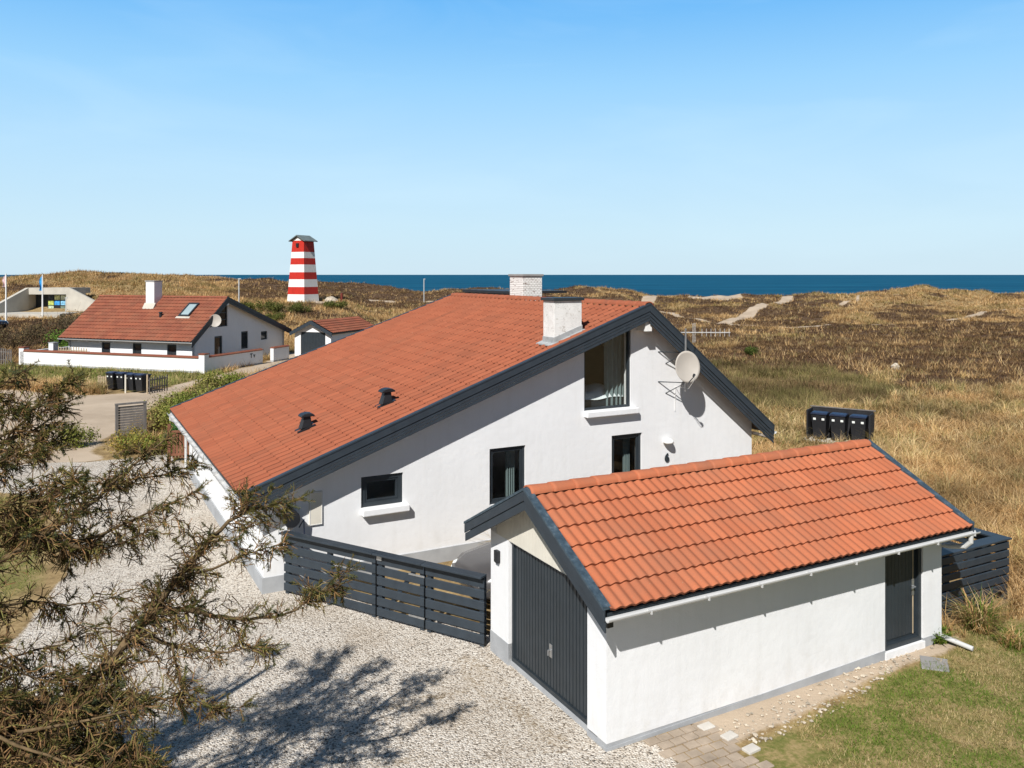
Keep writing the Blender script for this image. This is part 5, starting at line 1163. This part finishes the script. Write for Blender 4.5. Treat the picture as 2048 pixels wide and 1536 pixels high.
    X2 = rng.uniform(-16, -6.5, 16000); Y2 = rng.uniform(9, 27, 16000); ml2 = masks(X2, Y2)[2]; k = ml2 > .4+.4*rng.random(len(X2)); X2, Y2 = np.repeat(X2[k], 3), np.repeat(Y2[k], 3); m = len(X2)
    lawn.append(blades(np.stack([X2+rng.normal(0, .05, m), Y2+rng.normal(0, .05, m), np.full(m, -.01)], 1), rng.random(m)*6.28, .3+.7*rng.random(m), .10+.16*rng.random(m), .010+.006*rng.random(m), np.where((fbm(X2, Y2, 2.0, 73, 3) > .5)[:, None], pick(GREEN, m), pick(DRYL+STRAW, m)), .6, False))
    gm = fbm(X, Y, 1.3, 71, 3); x = np.repeat(X, 4)+rng.normal(0, .03, 4*len(X)); y = np.repeat(Y, 4)+rng.normal(0, .03, 4*len(X)); m = len(x)
    gg = np.repeat(gm, 4) + .15*(rng.random(m)-.5) > .46
    col = np.where(gg[:, None], pick(GREEN, m), pick(DRYL, m))
    lawn.append(blades(np.stack([x, y, np.full(m, -.01)], 1), rng.random(m)*6.28, .4+.8*rng.random(m), .05+.06*rng.random(m), .008+.006*rng.random(m), col, .5, False))
    for nm, parts, lb, ct in (('dune_grass', straw, 'dry straw coloured dune grass spread over the sandy ground', 'grass'), ('heather', heath, 'dark brown heather patches covering the heath and dunes', 'heather'),
                              ('lawn_grass', lawn, 'short green and dry grass on the lawn and verges', 'grass'), ('low_scrub', scrub, 'olive green low scrub in a broad patch beyond the gable', 'scrub')):
        V, F, C = merge(parts); tag(stack_mesh(nm, V, F, C, VEG), lb, ct, None, 'stuff')
grow()

def shrub(name, label, X, Y, r, h, pal, n=1600, leaf=.07, lobes=5, twigs=60, group=None, seed=0, flatb=.15):
    R_ = np.random.default_rng(seed+int(abs(X)*100)); z = float(ground_z(X, Y)); t = thing(name, label, 'shrub', (X, Y, z), 0, group)
    lc = np.stack([R_.normal(0, r*.45, lobes), R_.normal(0, r*.45, lobes), h*(.35+.4*R_.random(lobes))], 1); lr = np.minimum(r*(.45+.35*R_.random(lobes)), h*.6)
    k = R_.integers(0, lobes, n); d = R_.normal(0, 1, (n, 3)); d /= np.linalg.norm(d, axis=1)[:, None]; q = R_.random(n)**.45
    P = lc[k]+R_.normal(0, .05*r, (n, 3))+d*(lr[k]*q)[:, None]*np.array([1, 1, .85]); P[:, 2] = np.clip(P[:, 2], .02, None)
    a = R_.normal(0, 1, (n, 3)); a /= np.linalg.norm(a, axis=1)[:, None]; b = np.cross(a, d); b /= np.linalg.norm(b, axis=1)[:, None]+1e-6
    s = leaf*(.6+.8*R_.random(n))[:, None]
    V = np.stack([P-b*s*.35, P+a*s*.5, P+b*s*.35, P-a*s*.5], 1).reshape(-1, 3); F = np.arange(4*n).reshape(-1, 4)
    cl = pick(pal, lobes, .2)[k]; C = np.repeat(.5*cl+.5*pick(pal, n, .35), 4, 0)
    stack_mesh('foliage', V, F, C, LEAF, t)
    # stems
    m = twigs; k = R_.integers(0, lobes, m); tip = lc[k]+R_.normal(0, 1, (m, 3))*lr[k][:, None]*.55; base = np.stack([R_.normal(0, r*.25, m), R_.normal(0, r*.25, m), np.full(m, -.05)], 1)
    sd_ = np.stack([R_.normal(0, 1, m), R_.normal(0, 1, m), np.zeros(m)], 1); sd_ /= np.linalg.norm(sd_, axis=1)[:, None]
    w_ = max(.012, leaf*.2); V = np.stack([base-sd_*w_, base+sd_*w_, tip+sd_*w_*.3, tip-sd_*w_*.3], 1).reshape(-1, 3)
    stack_mesh('stems', V, np.arange(4*m).reshape(-1, 4), np.repeat(pick([(.14, .10, .06), (.10, .07, .05)], m), 4, 0), BARK, t)
    return t
BUSH = [(.19, .24, .045), (.26, .28, .06), (.15, .19, .035), (.32, .29, .09), (.20, .15, .07)]
YEL = [(.28, .28, .06), (.38, .30, .09), (.18, .22, .045), (.42, .26, .08)]
BRIGHT = [(.05, .20, .05), (.04, .16, .05), (.07, .22, .06)]
BROWNB = [(.10, .07, .045), (.14, .10, .06), (.075, .055, .035), (.16, .13, .07), (.13, .12, .05)]
G1 = 'green bushes left of the large house'
shrub('shrub', 'green bush at the edge of the sand left of the timber screen', -16.5, 31.3, .8, .8, BUSH, 2200, .07, 6, group=G1)
shrub('shrub', 'wide green bush directly behind the grey timber screen', -13.8, 34.9, 1.4, 1.4, BUSH, 6500, .085, 8, group=G1)
shrub('shrub', 'tall olive bush touching the far eave of the large house', -13.4, 36.2, 1.5, 1.4, BUSH, 6500, .085, 8, group=G1)
shrub('shrub', 'olive bush at the roadside just beyond the large house corner', -14.6, 39.5, 1.5, 1.2, BUSH, 5500, .09, 8, group=G1)
shrub('shrub', 'low bush along the sand road farthest from the timber screen', -15.2, 43.5, 1.5, 1.1, BUSH, 5000, .10, 8, group=G1)
shrub('shrub', 'yellow green low bush in front of the timber screen', -14.0, 30.3, 1.0, .7, YEL, 2600, .07, 7, group=G1)
shrub('shrub', 'yellowish bush beside the red brown timber gate', -12.9, 30.2, .9, .7, YEL+BUSH, 2200, .065, 6, group=G1)
def tussock(label, X, Y, h, n, pal, lean=.6, wd=.014, rad=.18, name='grass_tussock'):
    z = float(ground_z(X, Y)); a2 = rng.random(n)*6.28; rd = rad*np.sqrt(rng.random(n)); base = np.stack([X+rd*np.cos(a2), Y+rd*np.sin(a2), np.full(n, z-.02)], 1)
    V, F, C = blades(base, rng.random(n)*6.28, lean*(.2+rng.random(n)), h*(.6+.6*rng.random(n)), np.full(n, wd), pick(pal, n, .3), .8, True); tag(stack_mesh(name, V, F, C, VEG), label, 'grass')
tussock('bright green grass clump beside the timber gate under the eave', -12.55, 31.9, 1.0, 900, BRIGHT, .45, .03, .35)
tussock('pale straw grass clump between the yellow bushes and the eave', -13.4, 31.3, .8, 500, STRAW, .6, .03, .4)
tussock('arching green and straw grass clump below the slatted enclosure', 8.55, 15.2, .85, 420, STRAW+OLIVE+GREEN, .75, .013, .2)
tussock('smaller straw grass clump right of the white pipe piece', 8.75, 14.55, .45, 260, STRAW+GREEN, .7, .012, .2)
tussock('low leafy green plant at the far corner of the garage', 7.52, 14.83, .34, 420, GREEN, .7, .035, .22, name='leafy_plant')
G2 = 'green scrub left of the far white house'
shrub('shrub', 'bright green bush against the left eave of the far white house', -33.8, 65.5, 1.5, 2.1, [(.10, .19, .03), (.13, .21, .04), (.08, .14, .03)], 2600, .14, 7, group=G2)
shrub('shrub', 'green bush between the far white house and the brown scrub', -36.2, 67.5, 1.3, 1.8, [(.10, .17, .03), (.12, .16, .05)], 2000, .14, 7, group=G2)
for i, (X, Y, r, h, lb) in enumerate(((-43.5, 72, 2.6, 1.8, 'brown thorny bush right of the black car'), (-41.0, 80, 2.6, 1.9, 'brown thorny bush below the concrete building forecourt'), (-39.5, 73, 2.4, 2.0, 'brown thorny bush behind the paling fence end'), (-45.5, 66, 2.3, 1.6, 'brown thorny bush nearest the left picture edge'), (-41.5, 64.5, 2.0, 1.5, 'brown bush just left of the garden wall end'), (-37.8, 76, 2.2, 2.2, 'brown thorny bush behind the roof of the far white house'), (-44.8, 86, 2.5, 1.8, 'brown thorny bush beside the blue flagpole'), (-38.5, 84.5, 2.4, 2.0, 'brown thorny bush above the far roof verge'))):
    shrub('shrub', lb, X, Y, r, h, BROWNB, 2600, .13, 8, 120, group='brown scrub left of the far white house', seed=i)
for i, (X, Y, r, h, lb) in enumerate(((-28.2, 98, 2.2, 1.2, 'olive bush on the slope below the striped tower'), (-31.2, 99, 2.0, 1.1, 'olive bush below and left of the striped tower'), (-25.3, 97, 2.0, 1.0, 'olive bush below and right of the striped tower'), (-21.6, 101.5, 1.6, .9, 'low green bush right of the red post'), (-26.5, 91, 2.0, 1.0, 'olive bush above the small garage roof'))):
    shrub('shrub', lb, X, Y, r, h, [(.12, .13, .035), (.17, .17, .05), (.09, .10, .03)], 1800, .16, 7, group='olive bushes below the striped tower', seed=i+20)
shrub('shrub', 'single small dark green bush on the heath beyond the antenna', 18.9, 66.0, .7, .55, [(.06, .09, .02), (.09, .11, .03)], 900, .12, 5)
o = MB().tube([(0, 0, -.1), (0, 0, .2), (.1, .05, .4)], [.26, .3, .1], 8).build('boulder', STONEM); o.location = (25.6, 55.6, float(ground_z(25.6, 55.6))); tag(o, 'pale boulder lying alone in the heather on the right', 'boulder')

# ------------------------------------------------------------------ the windblown spruce in the left foreground
def cpt(u, v, D): return np.array([(u-1024)/1665*D, D, CAM_H-(v-549)/1665*D])     # image pixel column and row, with an estimated distance -> point
def spruce():
    t = thing('spruce_tree', 'windblown spruce with sparse lichen covered branches in the left foreground', 'tree', (-6.9, 7.0, 0))
    O = np.array([-6.9, 7.0, 0.0])
    trunk = [O+[0, 0, -.2], O+[.1, 0, 1.2], O+[.25, .1, 2.6], O+[.3, .25, 4.0], O+[.5, .5, 5.2], O+[.75, .8, 6.1]]
    MB(tuple(O)).tube(trunk, [.24, .21, .17, .13, .08, .03], 12).build('trunk', BARKM, t, smooth=True)
    prim = [  # (points, radius, reach of side twigs, foliage)
        ([O+[.1, 0, 1.3], cpt(40, 1500, 7.4), cpt(160, 1385, 7.8), cpt(250, 1290, 8.1), cpt(330, 1190, 8.5), cpt(400, 1100, 8.9), cpt(480, 1020, 9.3), cpt(595, 1000, 9.7)], .085, .72, 1.0),
        ([cpt(60, 1485, 7.45), cpt(160, 1385, 7.8), cpt(250, 1290, 8.1), cpt(330, 1190, 8.5), cpt(400, 1100, 8.9)], .02, .36, .35),
        ([cpt(120, 1430, 7.65), cpt(250, 1290, 8.1), cpt(330, 1190, 8.5), cpt(430, 1070, 9.0)], .02, .30, .35),
        ([cpt(300, 1225, 8.3), cpt(380, 1215, 8.5), cpt(440, 1235, 8.7), cpt(560, 1238, 9.0), cpt(640, 1190, 9.2), cpt(690, 1145, 9.3)], .030, .42, 1.0),
        ([cpt(270, 1265, 8.2), cpt(340, 1290, 8.3), cpt(420, 1310, 8.5), cpt(540, 1290, 8.7)], .024, .40, .5),
        ([cpt(345, 1290, 8.3), cpt(358, 1350, 8.25), cpt(375, 1405, 8.25), cpt(430, 1425, 8.35), cpt(480, 1415, 8.4)], .014, .28, .5),
        ([cpt(345, 1160, 8.6), cpt(420, 1140, 8.8), cpt(500, 1105, 9.0), cpt(560, 1090, 9.2)], .020, .36, .8),
        ([O+[.2, .05, 2.3], cpt(0, 1120, 7.6), cpt(90, 1068, 8.0), cpt(180, 1010, 8.5), cpt(270, 930, 9.0), cpt(330, 880, 9.4)], .060, .55, .7),
        ([cpt(80, 1070, 8.0), cpt(180, 1085, 8.4), cpt(280, 1030, 8.8), cpt(390, 985, 9.3)], .026, .38, .8),
        ([cpt(90, 1080, 8.0), cpt(200, 1110, 8.3), cpt(300, 1060, 8.6), cpt(350, 1035, 8.8)], .022, .34, .4),
        ([cpt(150, 1030, 8.4), cpt(240, 960, 9.0), cpt(330, 950, 9.4), cpt(395, 930, 9.6)], .020, .4, .9),
        ([O+[.28, .2, 3.6], cpt(-40, 900, 8.0), cpt(40, 850, 8.4), cpt(100, 790, 8.8), cpt(150, 755, 9.1)], .036, .36, .9),
        ([cpt(-20, 890, 8.1), cpt(60, 870, 8.5), cpt(110, 830, 8.9), cpt(145, 800, 9.1)], .020, .42, .8),
        ([cpt(-60, 930, 8.0), cpt(30, 920, 8.3), cpt(90, 888, 8.6), cpt(132, 878, 8.8)], .018, .32, .9),
        ([O+[.3, .2, 3.3], cpt(-60, 820, 8.1), cpt(10, 760, 8.6), cpt(50, 700+40, 8.9)], .026, .45, .7),
        ([O+[.15, 0, 2.0], cpt(-30, 1220, 7.6), cpt(60, 1200, 8.0), cpt(150, 1215, 8.3), cpt(240, 1190, 8.5)], .035, .38, .25),
        ([O+[.15, 0, 1.7], cpt(-40, 1340, 7.5), cpt(60, 1300, 7.9), cpt(130, 1290, 8.1), cpt(200, 1250, 8.4)], .032, .40, .25),
        ([O+[.1, -.2, 1.5], cpt(-60, 1480, 7.1), cpt(40, 1440, 7.4), cpt(120, 1450, 7.6), cpt(210, 1420, 7.8)], .032, .6, .55),
        ([O+[.1, -.4, 1.4], cpt(-40, 1570, 6.9), cpt(60, 1530, 7.1), cpt(150, 1520, 7.3), cpt(230, 1470, 7.5)], .030, .6, .6),
        ([O+[.1, -.4, 1.2], cpt(-60, 1640, 6.8), cpt(80, 1590, 7.0), cpt(200, 1560, 7.2)], .028, .6, .6),
        ([O+[.2, 0, 2.5], cpt(-80, 1050, 7.4), cpt(0, 1010, 7.8), cpt(80, 1000, 8.2), cpt(150, 960, 8.6)], .032, .42, .6),
        ([O+[.2, -.1, 1.9], cpt(-60, 1270, 7.2), cpt(40, 1350, 7.4), cpt(110, 1370, 7.6), cpt(190, 1340, 7.8)], .030, .55, .5),
    ]
    # upper crown, out of the picture to the left
    for k in range(16):
        a = k*2.4; zz = 2.6+3.2*k/16; L = 2.5*(1-k/22)
        if math.cos(a) > .35 and zz < 6.5: L *= .45
        p0 = O+np.array([.3, .2, zz]); d = np.array([math.cos(a), math.sin(a), .05])
        prim.append(([p0, p0+d*L*.5+[0, 0, -.1], p0+d*L+[0, 0, .1]], .03, .6, .9))
    RR = np.random.default_rng(11)
    for k in range(34):     # many shorter boughs in the thick lower crown
        u, v, D = (RR.uniform(-190, 60), RR.uniform(985, 1120), RR.uniform(7.6, 8.4)) if k % 6 == 0 else (RR.uniform(-190, 150), RR.uniform(1390, 1660), RR.uniform(6.6, 8.0)); a = cpt(u, v, D); L = .7+.8*RR.random(); d = np.array([.8, RR.uniform(-.6, .6), RR.uniform(-.25, .45)]); d /= np.linalg.norm(d)
        prim.append(([a, a+d*L*.5+[0, 0, -.06], a+d*L], .016, .48, .75))
    for k in range(3):
        u, v, D = RR.uniform(-120, 0), RR.uniform(740, 960), RR.uniform(8.2, 9.2); a = cpt(u, v, D); L = .5+.5*RR.random(); d = np.array([.8, RR.uniform(-.5, .5), RR.uniform(-.2, .4)]); d /= np.linalg.norm(d)
        prim.append(([a, a+d*L*.5+[0, 0, -.05], a+d*L], .013, .34, .9))
    for k in range(22):
        u, v, D = RR.uniform(-190, 120), RR.uniform(1330, 1620), RR.uniform(7.8, 9.0); a = cpt(u, v, D); L = .6+.7*RR.random(); d = np.array([.8, RR.uniform(-.6, .6), RR.uniform(-.3, .3)]); d /= np.linalg.norm(d)
        prim.append(([a, a+d*L*.5+[0, 0, -.06], a+d*L], .016, .46, .6))
    segs = []; needles = []
    R = np.random.default_rng(3)
    br = []
    for pts, r0, reach, fol in prim:
        P = np.array(pts); L = np.concatenate([[0], np.cumsum(np.linalg.norm(np.diff(P, axis=0), axis=1))]); Lt = L[-1]
        n = max(8, int(Lt/.12)); s = np.linspace(0, Lt, n); C = np.stack([np.interp(s, L, P[:, k]) for k in range(3)], 1)
        for _ in range(3): C[1:-1] = (C[:-2]+2*C[1:-1]+C[2:])/4
        C[1:-1] += R.normal(0, .010, (n-2, 3))
        rad = r0*(1-s/Lt*.88); br.append((C, rad))
        # side branches
        m = int(Lt/.048); q = R.random(m)*.94+.05
        for a in q:
            i = min(n-2, int(a*(n-1))); p = C[i]+(C[i+1]-C[i])*R.random(); T = C[i+1]-C[i]; T /= np.linalg.norm(T)
            sd = R.normal(0, 1, 3); sd -= T*sd.dot(T); sd /= np.linalg.norm(sd); sd[2] -= .25
            d = T*(.35+.5*R.random())+sd*(.8); d /= np.linalg.norm(d)
            l = reach*(.35+.65*R.random())*(1-.62*a)*(.55+.5*min(1, a*4)); ns = max(3, int(l/.07)); cur = p.copy(); prev = p; rr0 = max(.0055, rad[i]*.32)*(.7+.4*R.random())
            alive = (R.random() < .10+.62*a) and R.random() < fol
            for k in range(ns):
                d = d+R.normal(0, .13, 3)+np.array([0, 0,   .03 if alive else -.055]); d /= np.linalg.norm(d); nxt = cur+d*l/ns; f = k/ns
                segs.append((cur, nxt, rr0*(1-f*.75), rr0*(1-(k+1)/ns*.75), 0 if not alive else 1))
                # twigs
                for _ in range(2 if R.random() < .75 else 3):
                    s2 = R.normal(0, 1, 3); s2 -= d*s2.dot(d); s2 /= np.linalg.norm(s2)+1e-6; s2[2] -= .3; e = d*.55+s2*.8; e /= np.linalg.norm(e); l2 = (.07+.17*R.random())*(.5+reach); c2 = cur+(nxt-cur)*R.random(); e2 = e+R.normal(0, .28, 3)+np.array([0, 0, -.18]); e2 /= np.linalg.norm(e2)
                    mid_ = c2+e*l2*.5; end = mid_+e2*l2*.5
                    segs.append((c2, mid_, .0058, .0046, 2)); segs.append((mid_, end, .0046, .0028, 2))
                    if l2 > .09:
                        for _k in range(2):
                            e3 = e+R.normal(0, .7, 3); e3 /= np.linalg.norm(e3); segs.append((mid_, mid_+e3*l2*.45, .0040, .0024, 2))
                    if alive and f > .5 and R.random() < .7: needles.append((mid_, end, 1.0))
                cur = nxt
            if alive:
                for _ in range(2): needles.append((cur-d*(.06+.08*R.random()), cur+d*.03+R.normal(0, .02, 3), 1.5))
        tp = C[-1]; T = C[-1]-C[-3]; T /= np.linalg.norm(T)
        if fol > .4:
            for _ in range(int(22*fol)):
                d = T+R.normal(0, .55, 3); d /= np.linalg.norm(d); st = C[-1-R.integers(0, min(5, n-1))]; l = .10+.14*R.random(); segs.append((st, st+d*l, .005, .003, 1)); needles.append((st+d*l*.25, st+d*l, 1.5))
    mb = MB(tuple(O))
    for C, rad in br: mb.tube([tuple(c) for c in C], [float(x) for x in rad], 7)
    mb.build('branches', BARKM, t, smooth=True)
    # thin twigs as three-sided sticks
    P0 = np.array([s[0] for s in segs])-O; P1 = np.array([s[1] for s in segs])-O; r0 = np.array([s[2] for s in segs]); r1 = np.array([s[3] for s in segs]); kd = np.array([s[4] for s in segs])
    T = P1-P0; T /= np.linalg.norm(T, axis=1)[:, None]+1e-9; A = np.cross(T, np.where(np.abs(T[:, 2:3]) < .9, [[0, 0, 1.0]], [[1.0, 0, 0]])); A /= np.linalg.norm(A, axis=1)[:, None]; B = np.cross(T, A)
    rings = []
    for P, r in ((P0, r0), (P1, r1)):
        for k in range(3): q = 2*math.pi*k/3; rings.append(P+(A*math.cos(q)+B*math.sin(q))*r[:, None])
    V = np.stack(rings, 1).reshape(-1, 3); i = 6*np.arange(len(P0))[:, None]
    F = np.concatenate([i+[0, 1, 4, 3], i+[1, 2, 5, 4], i+[2, 0, 3, 5]], 0)
    pal = [(.13, .080, .040), (.17, .105, .048), (.085, .054, .030), (.21, .16, .060), (.15, .135, .045), (.22, .125, .058), (.06, .04, .025)]
    Cc = np.repeat(pick(pal, len(P0), .3), 6, 0); stack_mesh('twigs', V, F, Cc, BARK, t)
    # needles
    a = np.array([q[0] for q in needles])-O; b = np.array([q[1] for q in needles])-O; w_ = np.array([q[2] for q in needles]); nn = 50
    k = np.repeat(np.arange(len(a)), nn); m = len(k); f = R.random(m); T = (b-a)[k]; T /= np.linalg.norm(T, axis=1)[:, None]+1e-9
    P = a[k]+(b-a)[k]*f[:, None]; S = R.normal(0, 1, (m, 3)); S -= T*(S*T).sum(1)[:, None]; S /= np.linalg.norm(S, axis=1)[:, None]; D = T*.55+S*.8; D /= np.linalg.norm(D, axis=1)[:, None]
    W = np.cross(D, R.normal(0, 1, (m, 3))); W /= np.linalg.norm(W, axis=1)[:, None]; ln = (.024+.016*R.random(m))*w_[k]**.4; wd = .0034
    V = np.stack([P-W*wd, P+W*wd, P+D*ln[:, None]], 1).reshape(-1, 3)
    npal = [(.075, .080, .024), (.10, .098, .028), (.05, .062, .026), (.13, .115, .03), (.08, .105, .065), (.17, .13, .035)]
    cc = .5*pick(npal, len(a), .25)[k]+.5*pick(npal, m, .3); stack_mesh('needles', V, np.arange(3*m).reshape(-1, 3), np.repeat(cc, 3, 0), NEEDLE, t)
BARKM = simple('lichen_bark', (.13, .09, .048), .95, .1, .5, 14, 60, .6)
spruce()
print('objects', len(bpy.data.objects), 'polys', sum(len(m.polygons) for m in bpy.data.meshes))
